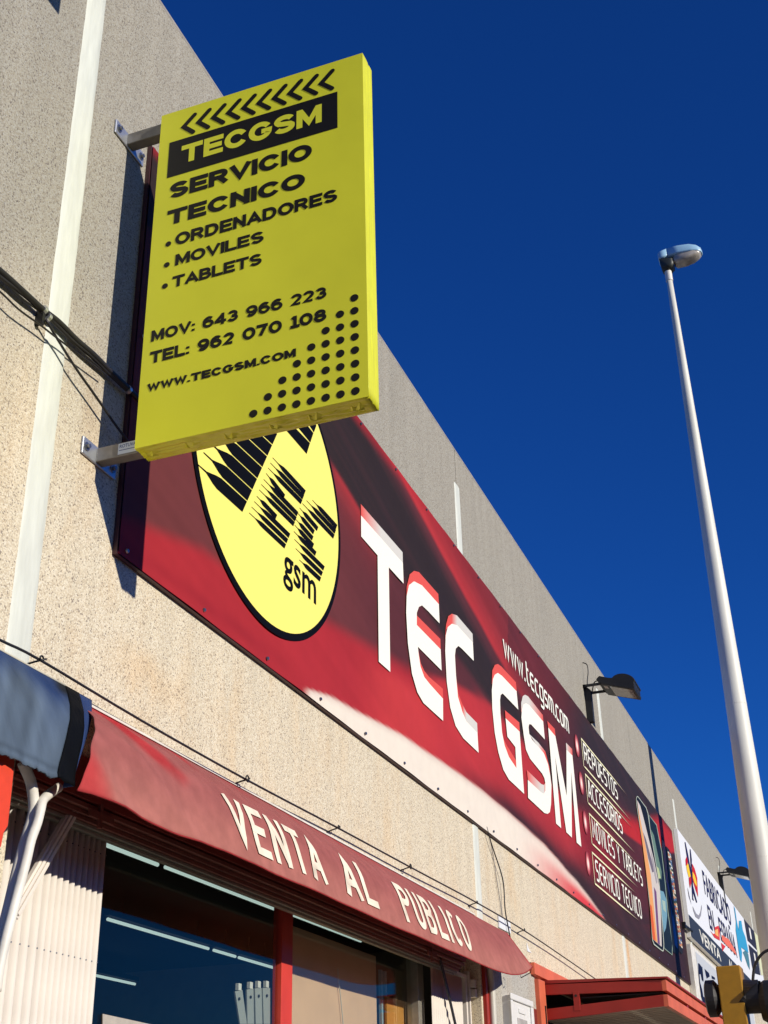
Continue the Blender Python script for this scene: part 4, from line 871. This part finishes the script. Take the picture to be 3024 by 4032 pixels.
# ------------------------------------------------------------------ blue awning at the left edge
baw = thing('blue_awning', 'washed-out blue canvas awning end with navy trim at the left edge', 'awning', (3.0,0,3.3))
BX0, BX1 = 0.8, 4.22
BPROF = [(0,3.352),(-.05,3.295),(-.11,3.22),(-.165,3.13),(-.205,3.04),(-.24,2.94),(-.268,2.85)]
BL = [0]
for a, b in zip(BPROF[:-1], BPROF[1:]): BL.append(BL[-1]+math.hypot(b[0]-a[0], b[1]-a[1]))
def bxr(s): return 4.255 - .46*s
def bat(x, s):
    y = np.interp(s*BL[-1], BL, [p[0] for p in BPROF]); z = np.interp(s*BL[-1], BL, [p[1] for p in BPROF])
    y -= .03; y += .006*math.sin(x*9)*s + .007*math.sin(x*4+1)*s - .005*math.sin(x*80)*max(0, s-.88)*5 + .010*mn.noise(Vector((x*7, s*1.5, 2)))*s; z += (.004*math.sin(x*46) + .012*mn.noise(Vector((x*22, 0, 1))) + .008*mn.noise(Vector((x*60, 0, 6))))*max(0, s-.9)*9
    return (x, y, z)
def bfn(u, s): return bat(BX0+(bxr(s)-.095-.10*(1-s)**.6-BX0)*u, s)
def bband(u, s): p = bat(bxr(s)-.095*(1-u)-.10*(1-s)**.6, s); return (p[0], p[1]-.004, p[2])
def bcurl(u, s): p = bat(bxr(s)-.10*(1-s)**.6*(1-u), s); return (p[0], p[1]+.05*u*u*s-.002, p[2])
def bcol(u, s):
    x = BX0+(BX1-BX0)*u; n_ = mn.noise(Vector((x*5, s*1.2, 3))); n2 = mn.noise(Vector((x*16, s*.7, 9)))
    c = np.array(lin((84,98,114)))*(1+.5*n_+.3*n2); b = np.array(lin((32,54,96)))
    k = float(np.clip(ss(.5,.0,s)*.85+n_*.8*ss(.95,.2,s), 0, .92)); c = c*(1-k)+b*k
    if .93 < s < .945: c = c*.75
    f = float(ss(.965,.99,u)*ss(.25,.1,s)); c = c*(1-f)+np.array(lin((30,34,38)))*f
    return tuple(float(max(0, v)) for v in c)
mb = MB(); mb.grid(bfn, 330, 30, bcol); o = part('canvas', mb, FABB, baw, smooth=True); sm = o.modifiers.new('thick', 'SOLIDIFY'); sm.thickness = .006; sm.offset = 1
mb = MB(); mb.grid(bband, 6, 30, lambda u, s: lin((8,11,16))); o = part('navy_tape', mb, FABB, baw, smooth=True); sm = o.modifiers.new('thick', 'SOLIDIFY'); sm.thickness = .006; sm.offset = 1
mb = MB(); mb.grid(bcurl, 6, 30, lambda u, s: tuple(float(v)*(1+.3*mn.noise(Vector((u*3, s*4, 1)))) for v in lin((44,62,104)))); o = part('curled_edge', mb, FABB, baw, smooth=True); sm = o.modifiers.new('thick', 'SOLIDIFY'); sm.thickness = .005; sm.offset = 1
mb = MB(); mb.tube([bfn(u, .0) for u in np.linspace(0, 1, 20)], .0045, 6); part('top_rope', mb, STRING, baw, smooth=True)
zj = ZM(0,2500,.48222)
for pts, m_ in ((((250,330),(238,380),(262,470),(288,520),(305,470),(298,350),(270,330)), STRING), (((262,335),(240,400),(228,480),(232,555)), RUB), (((265,340),(292,470),(300,530),(280,575)), STRING), (((270,520),(268,570),(232,605)), RUB), (((170,280),(185,310),(180,345)), STRING), (((290,345),(320,370),(348,410)), STRING)):
    mb = MB(); pth = []
    for p in pts:
        py_ = zj(*p); s = float(np.clip((py_[1]-2640)/400, .02, 1)); pth.append(W(*py_, -.02-.24*s-.03))
    mb.tube(pth, .004, 5); part('loose_cord', mb, m_, baw, smooth=True)

J_ = ZM(0,2900,.2712)
arms = [([(330,380),(350,430),(440,640),(480,850),(490,1060),(465,1200),(420,1350),(330,1650),(250,1950),(120,2500),(20,2900),(-70,3300),(-120,3700)], .020, -.20, 'pale curved awning arm tube that bends back under the blue awning'),
        ([(850,740),(640,900),(590,1050),(540,1250),(450,1500),(380,1800),(300,2100),(170,2600),(80,2950),(-10,3350),(-60,3700)], .0175, -.235, 'white awning arm tube slanting out to the right, meeting the curved one')]
for pts, r, y, lab in arms:
    mb = MB(); P_ = [Vector(W(*J_(*p), y+ ((.07, .02)[i] if i < 2 and r < .019 else 0))) for i, p in enumerate(pts)]
    sm_ = []
    for i in range(len(P_)-1):
        p0 = P_[max(0,i-1)]; p1 = P_[i]; p2 = P_[i+1]; p3 = P_[min(len(P_)-1,i+2)]
        for t in (0,.25,.5,.75): sm_.append(.5*((2*p1)+(p2-p0)*t+(2*p0-5*p1+4*p2-p3)*t*t+(3*p1-3*p2+p3-p0)*t**3))
    sm_.append(P_[-1]); mb.tube(sm_, r, 14); solo('awning_arm', mb, WHITEP, lab, 'awning arm', group='white tubes under the blue awning', smooth=True)
mb = MB(); mb.prism([W(*J_(*p), -.25) for p in ((-200,150),(15,230),(220,345),(180,750),(120,1300),(60,1400),(20,1600),(-100,1750),(-250,1750))], (0,.05,0))
solo('red_side_panel', mb, REDO, 'bright orange-red panel edge hanging below the blue awning', 'panel', bevel=.004)

# ------------------------------------------------------------------ cables
def smooth_path(P_, k=4):
    P_ = [Vector(p) for p in P_]; out = []
    for i in range(len(P_)-1):
        p0 = P_[max(0,i-1)]; p1 = P_[i]; p2 = P_[i+1]; p3 = P_[min(len(P_)-1,i+2)]
        for j in range(k):
            t = j/k; out.append(.5*((2*p1)+(p2-p0)*t+(2*p0-5*p1+4*p2-p3)*t*t+(3*p1-3*p2+p3-p0)*t**3))
    return out+[P_[-1]]
K_ = ZM(0,1000,.36166)
cb_ = thing('power_cable', 'thick black cable bundle running along the wall behind the yellow sign', 'cable', (3.3,-.03,4.95))
for pts, r, y in (([(-300,-60),(0,185),(240,400),(470,610),(640,745),(830,935),(1010,1090),(1190,1270),(1420,1490),(1560,1640)], .0145, -.035), ([(-300,-10),(0,250),(300,480),(540,700),(700,860),(830,980),(1010,1130),(1180,1300),(1400,1500)], .009, -.03), ([(-300,0),(0,262),(260,500),(480,660),(700,880),(900,1080),(1160,1300)], .005, -.025)):
    mb = MB(); mb.tube(smooth_path([W(*K_(*p), y) for p in pts]), r, 10); part('cable', mb, RUB, cb_, smooth=True)
for p in ((480,610),(525,690),(1400,1480)):
    q = Vector(W(*K_(*p), -.034)); mb = MB(); mb.tube([q+Vector((-.012,0,.0)), q+Vector((.006,0,-.002))], .020, 12); part('cable_clamp', mb, PLATE, cb_)
q = Vector(W(*K_(440,700), -.02)); mb = MB(); mb.box(q.x-.012,q.x+.006,-.04,-.001,q.z-.035,q.z+.03); part('wall_hook', mb, BLACKP, cb_)
for lab, pts, r in (('thin black wire dropping from the thick cable towards the lower sign bracket', [(500,715),(640,950),(830,1250),(1000,1490),(1118,1659),(1250,1850),(1400,2050)], .0065), ('thin sagging wire crossing the white joint strip below the cable bundle', [(-200,260),(0,410),(200,600),(440,775),(600,900),(800,1050),(1000,1200),(1160,1320)], .0045)):
    mb = MB(); mb.tube(smooth_path([W(*K_(*p), -.05) for p in pts]), r, 6); solo('wire', mb, RUB, lab, 'wire', smooth=True)
wz = [(-250,2392),(0,2520),(160,2600),(565,2842),(970,3070),(1330,3260),(1613,3413),(1875,3553),(2062,3663),(2210,3762),(2352,3860),(2440,3920)]
t = thing('wire', 'thin black wire tied to the wall just above the red awning', 'wire', tuple(W(*wz[1], -.06)))
mb = MB(); mb.tube(smooth_path([W(x, y, -.06 + .006*(i % 2)) for i, (x, y) in enumerate(wz)]), .0055, 6); part('wire_run', mb, RUB, t, smooth=True)
for k, p in enumerate([(160,2595),(970,3067),(1330,3258),(1613,3412),(1875,3553),(2062,3661)]):
    q = Vector(W(*p, -.06)); mb = MB(); r = .020 if k in (1,3) else .014
    mb.tube([(q.x+r*math.cos(a)*1.2, q.y-.01*math.sin(a*.5), q.z+r*.75*math.sin(a)) for a in np.linspace(0, 5.6, 14)], .004, 5)
    mb.tube([(q.x-.03, -.002, q.z-.028),(q.x-.005, q.y*.6, q.z-.01),(q.x+.01, q.y-.01, q.z+.0),(q.x+.035, q.y, q.z+.012)], .0045, 5); part('wire_tie', mb, RUB, t, smooth=True)
mb = MB(); mb.tube(smooth_path([W(*zw(*p), -.03) for p in ((655,115),(700,270),(770,480),(795,600),(803,750),(815,850),(850,1035),(870,1200))]), .0055, 6); solo('wire', mb, RUB, 'black wire hanging from the banner edge down to the awning end', 'wire', smooth=True)
mb = MB(); mb.tube(smooth_path([W(*zw(*p), -.012) for p in ((665,140),(700,300),(740,560),(765,720),(780,840))]), .004, 5); solo('wire', mb, mat('grey_wire', (.30,.28,.26), .6), 'thin grey wire falling beside the black one below the banner', 'wire', smooth=True)

# paper scraps on the wall
mb = MB(); mb.box(10.42,10.78,-.012,-.002,3.345,3.445); solo('paper_notice', mb, PAPER, 'small white notice on the wall behind the two wires at the awning end', 'notice')
q0 = W(*zw(985,1060), -.006); mb = MB(); mb.prism([W(*zw(*p), -.006) for p in ((985,1060),(1000,1110),(1022,1145),(990,1132),(987,1100))], (0,.005,0)); solo('torn_paper', mb, PAPER, 'torn scrap of white paper on the wall right of the awning', 'paper scrap')

# ------------------------------------------------------------------ right of the window: posts, conduit, meter box
t = thing('red_post', 'narrow red steel post between the folding shutter and the conduit', 'post', (9.9,0,0))
mb = MB(); mb.box(9.868,9.915,-.03,-.001,0,3.10); part('post_leaf', mb, REDP, t, bevel=.002)
mb = MB(); mb.box(9.93,9.985,-.022,-.001,0,3.10); part('post_leaf', mb, REDP, t, bevel=.002)
mb = MB(); zb_ = ZM(1640,3600,.31344)
mb.tube(smooth_path([(9.93,-.04,3.20),(9.94,-.04,3.05),(9.965,-.04,2.95),(9.99,-.04,2.86),(9.99,-.04,2.75),(9.985,-.04,2.3),(9.985,-.04,0.0)]), .028, 12)
solo('conduit_pipe', mb, mat('grey_pvc', (.55,.53,.47), .4), 'grey plastic conduit coming down the wall beside the red post', 'pipe', smooth=True)
t = thing('meter_box', 'white plastic meter box with a panel door on the wall by the conduit', 'meter box', (10.7,0,2.4))
mb = MB(); mb.box(10.38,11.04,-.075,-.001,2.05,2.815); part('box_body', mb, BOXW, t, bevel=.006)
mb = MB(); mb.box(10.36,11.06,-.092,-.076,2.78,2.83); mb.box(10.36,10.42,-.092,-.076,2.0,2.778); mb.box(10.99,11.06,-.092,-.076,2.0,2.778); part('box_rim', mb, BOXW, t, bevel=.008)
mb = MB(); mb.box(10.56,10.86,-.080,-.0755,2.10,2.66); part('panel_window', mb, mat('smoked_window', (.45,.44,.42), .25, noise=.2, nscale=8), t)
mb = MB(); mb.box(10.62,10.82,-.083,-.0765,2.70,2.735); part('handle', mb, BOXW, t, bevel=.006)
mb = MB(); mb.box(11.10,11.40,-.03,-.002,0,2.80); solo('maroon_sign_edge', mb, MAROON, 'dark maroon board between the meter box and the orange-red door post', 'board')

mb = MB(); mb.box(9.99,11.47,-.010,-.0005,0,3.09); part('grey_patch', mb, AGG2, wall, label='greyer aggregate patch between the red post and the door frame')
# ------------------------------------------------------------------ door frame and canopy on the right
t = thing('red_door_frame', 'orange-red steel door frame fixed to the wall under the flat canopy', 'door frame', (11.6,0,0))
mb = MB(); mb.box(11.47,11.69,-.05,-.001,0,3.06); part('frame_post', mb, REDPF, t, bevel=.003)
mb = MB(); mb.box(11.62,11.65,-.056,-.0505,0,2.85); part('groove', mb, BLACKP, t)
mb = MB(); mb.box(11.36,13.9,-.05,-.001,3.085,3.185); part('frame_beam', mb, REDPF, t, bevel=.003)
mb = MB(); mb.box(11.72,15.4,.05,.12,0,3.055); part('door_leaf', mb, INTC, t)
can = thing('door_canopy', 'red steel door canopy with two beams and a grooved underside', 'canopy', (11.7,0,2.9))
CX0, CX1, CY = 11.7, 17.6, -1.083
def beam(zi0, zi1, zo0, zo1, nm, m_):
    mb = MB(); mb.prism([(CX0,-.004,zi0),(CX0,CY+.001,zo0),(CX0,CY+.001,zo1),(CX0,-.004,zi1)], (.04,0,0)); part(nm, mb, m_, can, bevel=.002)
    mb = MB(); mb.box(CX0+.0005,CX1,CY-.04,CY,zo0-.001,zo1-.001); part(nm, mb, REDPF if True else m_, can, bevel=.002)  # front face gets the sunlit copy of the red, side the darker one
beam(2.949,3.036,2.920,3.010,'upper_beam',REDP)
beam(2.735,2.828,2.793,2.889,'lower_beam',REDP)
mb = MB(); mb.prism([(CX0+.02,-.004,3.045),(CX0-.02,CY-.06,3.018),(CX0-.02,CY-.06,3.032),(CX0+.02,-.004,3.075)], (CX1-CX0,0,0)); part('roof_sheet', mb, mat('dark_red_sheet', (.30,.02,.015), .5), can)
for y in (-.30,-.95):
    pass
q = WX(*ZM(2050,3750,.36166)(605,510), CX0)
mb = MB(); mb.box(CX0-.004,CX0+.03,q[1]-.03,q[1]+.025,2.80,2.96); part('hanger_tab', mb, REDP, can, bevel=.002)
mb = MB(); mb.tube([(CX0-.0045,q[1],2.925),(CX0-.008,q[1],2.925)], .011, 12); part('hole', mb, BLACKP, can)
for xx in (12.9,14.1,15.3,16.5):
    mb = MB(); mb.box(xx,xx+.06,CY-.03,CY-.002,2.885,2.925); part('spacer', mb, REDP, can)
mb = MB(); mb.box(CX0+.045,CX1,CY+.002,-.3,2.905,2.915); part('inner_deck', mb, INTC, can)
bd = MB(); z_in, z_out = 2.742, 2.800
bd.prism([(0,-.01,z_in),(0,CY+.005,z_out),(.092,CY+.005,z_out),(.092,-.01,z_in)], (0,0,.03)); bdm = bd.mesh('soffit_board', CORR)
k = 0
while CX0+.06+k*.135 < CX1-.15:
    part('soffit_board', bdm, None, can, loc=(CX0+.06+k*.135, 0, 0)); k += 1

# ------------------------------------------------------------------ neighbour's signs
zh = ZM(2640,3200,.28933); YN = -.07
ns = thing('white_sign_board', 'white sign board reading FABRICADO EN ESPANA with a dark blue strip below', 'sign', (22.5,YN,5))
def NW(p, y=YN-.004): return W(*zh(*p), y)
nx0 = NW((90,205))[0]; nzt = NW((90,205))[2]; nzm = NW((250,1385))[2]; nzb = NW((285,1690))[2]
nx0 = (NW((90,205))[0]+NW((250,1385))[0])/2; nx1 = nx0+19
mb = MB(); mb.box(nx0,nx1,YN,-.002,nzb,nzt); part('board', mb, mat('sign_white', (.86,.86,.84), .4), ns, bevel=.004)
mb = MB(); mb.poly([(nx0+.005,YN-.003,nzb+.005),(nx1,YN-.003,nzb+.005),(nx1,YN-.003,nzm),(nx0+.005,YN-.003,nzm)], art((58,66,84))); part('lower_band', mb, VINYL, ns)
NV = art((38,38,84)); YQ = YN-.005
def ntext(s, tl, bl, br, col, bold=.0, y=YQ):
    a = NW(tl, y); b_ = NW(bl, y); c = NW(br, y); mb = MB()
    text_map(mb, s, lambda u, v: (b_[0]+(c[0]-b_[0])*u, y, b_[2]+(a[2]-b_[2])*v), bold, 'H', col); part('lettering', mb, VINYL, ns)
ntext('FABRICADO', (420,765), (472,1105), (832,1512), NV, .012)
ntext('EN', (488,1235), (540,1570), (610,1610), NV, .012)
ntext('ESPAÑA', (635,1400), (690,1735), (910,1950), NV, .012)
ntext('VENTA', (380,1572), (410,1750), (690,2005), art((240,240,235)), .02)
ntext('AL', (795,1990), (805,2150), (870,2200), art((240,240,235)), .02)
mb = MB()
for ps, c in (([(205,640),(232,570),(240,640),(228,720),(210,720)], (200,30,40)), ([(215,725),(240,690),(270,800),(285,860),(250,880),(228,800)], (250,205,60)), ([(250,885),(285,860),(290,930),(268,1030),(255,960)], (196,36,44)),
              ([(295,690),(330,760),(365,890),(372,1060),(378,1150),(340,1040),(300,900)], (205,40,44)), ([(300,800),(330,850),(352,930),(362,1010),(330,960),(305,880)], (250,205,60)),
              ([(195,400),(205,400),(240,560),(290,850),(300,1000),(310,1160),(322,1200),(300,1180),(285,900),(225,600)], (36,36,90)), ([(265,495),(275,500),(292,640),(290,760),(310,1000),(365,1220),(355,1225),(310,1090),(285,860)], (30,30,80)),
              ([(232,1010),(238,1060),(262,1150),(290,1260),(280,1230),(250,1140)], (90,90,120)), ([(303,1270),(312,1330),(345,1420),(390,1450),(415,1400),(428,1290),(425,1250),(410,1350),(385,1400),(350,1370),(320,1310)], (150,150,165)),
              ([(600,1560),(655,1535),(670,1600),(672,1740),(600,1700),(540,1600),(580,1650),(610,1640)], (214,64,66)), ([(605,1600),(645,1580),(655,1690),(612,1660)], (245,180,110)), ([(690,1770),(750,1820),(708,1885)], (214,58,66)),
              ([(700,1660),(740,1690),(790,1720),(870,1850),(905,1945),(840,1880),(760,1800),(700,1730)], (236,120,100)),
              ([(862,1265),(880,1310),(905,1480),(930,1600),(935,1470),(965,1470),(985,1600),(1020,1690),(1050,1830),(1062,1910),(1000,1860),(960,1830),(975,1900),(970,2035),(950,2000),(925,1850),(905,1700),(890,1600),(892,1480)], (60,160,210)),
              ([(1020,1870),(1060,1925),(1078,2060),(1080,2140),(1050,2080),(1010,1960),(985,1900)], (80,130,150)),
              ([(1000,1445),(1135,1610),(1175,1870),(1100,1790),(1050,1740)], (52,52,66)), ([(1062,1790),(1180,1900),(1225,2212),(1130,2180),(1105,2060)], (50,50,64)), ([(1065,1560),(1085,1580),(1110,1730),(1090,1710)], (240,240,240)), ([(1130,1900),(1150,1925),(1175,2090),(1155,2060)], (235,235,235)),
              ([(1140,1620),(1200,1690),(1260,1860),(1300,2212),(1235,2212),(1190,1930)], (220,224,190)), ([(1260,2030),(1290,2060),(1310,2212),(1280,2212)], (110,180,220))):
    mb = MB(); ei = ei+1 if 'ei' in globals() else 0; mb.poly([NW(p, YQ-.0006*(ei % 7)) for p in ps], art(c, .9)); part('printed_shape', mb, VINYL, ns)
ls = thing('light_box_sign', 'framed pale grey sign with dark blue shapes below the white board', 'sign', (22.4,-.1,4.2))
q = W(*zh(270,1780), -.1); q2 = W(*zh(330,1830), -.1)
mb = MB(); mb.box(q[0],q[0]+9,-.10,-.002,1.6,q[2]); part('frame', mb, WHITEP, ls, bevel=.006)
mb = MB(); mb.poly([(q2[0],-.103,q2[2]-.07),(q[0]+8.8,-.103,q2[2]-.07),(q[0]+8.8,-.103,1.8),(q2[0],-.103,1.8)], art((196,202,214), .9)); part('face', mb, VINYL, ls)
kk = ZM(2660,3700,.21942); mb = MB()
for ps, c in (([(405,420),(430,430),(465,480),(490,600),(500,760),(470,720),(450,620),(430,620),(440,760),(480,900),(500,1020),(530,1050),(540,1170),(490,1130),(460,1020),(430,800),(410,600)], (26,30,60)), ([(470,480),(482,490),(505,740),(492,720)], (40,60,90)), ([(520,520),(600,600),(615,660),(560,700),(540,620)], (26,30,60)), ([(645,640),(705,680),(712,720),(650,700)], (26,30,60))):
    mb.poly([W(*kk(*p), -.105) for p in ps], art(c))
part('printed_shapes', mb, VINYL, ls)
# low rail between banner and neighbour
mb = MB(); a = W(*zG(675,1720), -.06); b = W(*zG(765,1790), -.06); mb.tube([a, b], .03, 8); mb.box(a[0]-.05,a[0]+.02,-.09,-.002,a[2]-.05,a[2]+.05); solo('short_rail', mb, BLACKP, 'short dark bar between the red banner and the white sign board', 'bar')

# ------------------------------------------------------------------ floodlights
def floodlight(loc, lab, foot=-.75):
    t = thing('floodlight', lab, 'floodlight', loc, 'black floodlights on brackets above the signs')
    mb = MB(); mb.box(-.04,.04,-.085,-.002,foot,-.06); mb.prism([(-.04,-.085,-.061),(-.04,-.002,-.061),(-.04,-.002,.02)], (.08,0,0)); part('pole', mb, BLACKP, t, local=True, bevel=.003)
    for x_ in (-.10,.20):
        mb = MB(); mb.box(x_,x_+.03,-.26,-.0,-.03,.0); part('arm', mb, BLACKP, t, local=True, bevel=.003)
    mb = MB(); mb.box(-.10,.23,-.03,-.002,-.032,-.0); part('cross_bar', mb, BLACKP, t, local=True)
    x0, x1 = -.13, .33
    A = np.array([0,-.22,-.02]); B = np.array([0,-.635,-.15]); dv = (B-A)/np.linalg.norm(B-A); nv = np.array([0, dv[2], -dv[1]]); nv = nv if nv[2] > 0 else -nv
    def Q(s, h): return A + dv*s + nv*h
    Lh = np.linalg.norm(B-A)
    sec = [Q(0,0), Q(Lh,0), Q(Lh,.055), Q(Lh*.97,.09)] + [Q(Lh*.66+ .155*math.cos(a), .075+.105*math.sin(a)) for a in np.linspace(.35, 2.9, 12)] + [Q(Lh*.2,.095), Q(-.03,.10), Q(-.06,.05)]
    mb = MB(); mb.prism([(x0+.02, p[1], p[2]) for p in sec], (x1-x0-.04,0,0)); part('housing', mb, BLACKP, t, local=True, bevel=.008)
    mb = MB(); mb.prism([(x0,*Q(.02,-.008)[1:]), (x0,*Q(Lh+.012,-.008)[1:]), (x0,*Q(Lh+.012,.03)[1:]), (x0,*Q(.02,.03)[1:])], (x1-x0,0,0)); part('bezel', mb, BLACKP, t, local=True, bevel=.004)
    mb = MB(); mb.prism([(x0+.04,*Q(Lh*.30,-.0105)[1:]), (x1-.04,*Q(Lh*.30,-.0105)[1:]), (x1-.04,*Q(Lh*.95,-.0105)[1:]), (x0+.04,*Q(Lh*.95,-.0105)[1:])], tuple(nv*.002)); part('glass', mb, FGLASS, t, local=True)
    mb = MB(); mb.prism([(x0+.06,*Q(Lh*.10,-.010)[1:]), (x0+.16,*Q(Lh*.10,-.010)[1:]), (x0+.16,*Q(Lh*.22,-.010)[1:]), (x0+.06,*Q(Lh*.22,-.010)[1:])], tuple(nv*.002)); part('rating_label', mb, WHITEP, t, local=True)
    mb = MB(); mb.tube(smooth_path([(0,-.01,.33),(.01,-.06,.30),(.0,-.07,.2),(-.01,-.05,.08),(0,-.04,.0)]), .007, 6); mb.tube(smooth_path([(0,-.20,.06),(0,-.14,.05),(0,-.11,-.02),(0,-.08,-.12),(0,-.06,-.12),(0,-.05,-.05)]), .007, 6); part('cable', mb, RUB, t, local=True, smooth=True)
    return t
floodlight((15.19,0,6.985), 'black floodlight sticking out above the right half of the red banner', bz1-6.985+.004)
f2 = floodlight((28.0,-.0,7.02), 'distant black floodlight above the white neighbouring sign board')
for c_ in f2.children:
    if c_.name.startswith('pole'): pass

# ------------------------------------------------------------------ street lamp
LX, LY = 19.9, -1.49
lamp = thing('street_lamp', 'tall pale tapered street lamp post against the deep blue sky', 'street lamp', (LX,LY,0))
mb = MB(); zs = np.linspace(0, 16.45, 24); mb.tube([(LX,LY,z) for z in zs], [.055+(16.45-z)*.0128 for z in zs], 28); part('pole', mb, POLE, lamp, smooth=True)
for z in (8.0, 5.6): 
    mb = MB(); mb.tube([(LX,LY,z),(LX,LY,z+.012)], .0575+(16.45-z)*.0128, 28); part('weld_ring', mb, POLE, lamp)
mb = MB(); mb.tube([(LX,LY,16.40),(LX,LY,16.62)], .066, 20); part('collar', mb, WHITEP, lamp, smooth=False)
mb = MB()
def loft(secs, n_=20):
    vs = []; fs = []
    for (y, z, hw, hu, hd) in secs:
        for k in range(n_):
            a = 2*math.pi*k/n_; c, s = math.cos(a), math.sin(a); sx = math.copysign(abs(c)**.5, c); sz = math.copysign(abs(s)**.5, s)
            vs.append((LX+hw*sx, y, z+(hu if s > 0 else hd)*sz))
    for i in range(len(secs)-1):
        for k in range(n_): fs.append((i*n_+k, i*n_+(k+1) % n_, (i+1)*n_+(k+1) % n_, (i+1)*n_+k))
    fs += [tuple(range(n_-1,-1,-1)), tuple(range((len(secs)-1)*n_, len(secs)*n_))]; mb.add(vs, fs)
loft([(-1.355,16.90,.13,.13,.03),(-1.375,16.90,.15,.17,.04),(-1.53,16.91,.165,.18,.04)]); loft([(-1.545,16.91,.168,.185,.04),(-1.75,16.905,.18,.19,.04),(-1.95,16.90,.17,.17,.04),(-2.08,16.89,.14,.13,.035),(-2.15,16.88,.09,.08,.03),(-2.17,16.875,.03,.03,.02)]); part('hood', mb, LAMPH, lamp, smooth=True)
mb = MB(); loft([(-1.375,16.84,.13,.05,.10),(-1.40,16.82,.14,.06,.18),(-1.56,16.80,.14,.06,.17),(-1.62,16.82,.13,.05,.14)]); part('gear_case', mb, DARKG, lamp, smooth=True)
mb = MB(); loft([(-1.63,16.85,.12,.02,.10),(-1.68,16.86,.15,.02,.15),(-1.85,16.87,.155,.02,.155),(-2.0,16.87,.15,.02,.12),(-2.09,16.87,.12,.02,.07),(-2.14,16.87,.07,.02,.03)]); part('lens_bowl', mb, LENS, lamp, smooth=True)

# ------------------------------------------------------------------ yellow housing at the lower right corner
hx = 7.42
def K3(p, x=hx): return WX(*kk(*p), x)
a = K3((715,470)); b = K3((1150,462)); ya, yb_, zt_ = a[1], b[1], (a[2]+b[2])/2
yh = thing('signal_housing', 'ochre yellow metal housing with black round drums and a looping black cable', 'signal housing', (hx+.05,(ya+yb_)/2,0))
mb = MB(); mb.box(hx,hx+.16,yb_,ya,1.2,zt_); part('housing', mb, YEL2, yh, bevel=.006)
c = K3((610,1030)); r = (K3((610,690))[2]-K3((610,1370))[2])/2
mb = MB(); yl = K3((515,1030))[1]; xc = hx+.08
mb.tube([(xc,yl+.0,c[2]),(xc,yl-.008,c[2]),(xc,ya+.03,c[2]),(xc,ya+.002,c[2])], [r*.8,r,r,r*.62], 28); part('left_drum', mb, RUB, yh, smooth=False)
yr0 = yb_-.002; y1_ = K3((1265,1000))[1]; y2_ = K3((1490,1000))[1]; y3_ = y2_-.25; c2 = K3((1300,1000))
R1 = (K3((1200,560))[2]-K3((1200,1290))[2])/2; R2 = (K3((1400,690))[2]-K3((1400,1310))[2])/2
mb = MB(); mb.tube([(xc,yr0,c2[2]+.01),(xc,yr0-.012,c2[2]+.01),(xc,y1_,c2[2]),(xc,y2_,c2[2])], [R1*.8,R1,R2,R2], 28); part('neck', mb, RUB, yh)
mb = MB(); mb.tube([(xc,y2_+.002,c2[2]-.03),(xc,y2_-.03,c2[2]-.03),(xc,y3_,c2[2]-.03)], [R2*1.05,R2*1.28,R2*1.28], 28); part('right_drum', mb, BLACKP, yh)
mb = MB(); mb.tube(smooth_path([K3(p, xc) for p in ((1385,760),(1395,640),(1410,520),(1450,400),(1520,290),(1590,225),(1680,185),(1800,190),(1900,260),(1980,420),(2000,700))]), .008, 10); part('loop_cable', mb, RUB, yh, smooth=True)
mb = MB(); mb.tube([(hx+.08,(ya+yb_)/2,0),(hx+.08,(ya+yb_)/2,1.22)], .05, 16); part('post', mb, BLACKP, yh)

# ------------------------------------------------------------------ unseen building across the street, its height set to block some low sky light
t = thing('opposite_building', 'unseen low tan rendered building across the street behind the camera, sized to block some low sky', 'building', (40,-24,0))
mb = MB(); mb.box(-60,120,-30,-20,0,5.5); part('wall', mb, TAN, t)
mb = MB(); mb.box(-60.1,120.1,-30.1,-19.9,5.5,5.6); part('coping', mb, COPE, t)
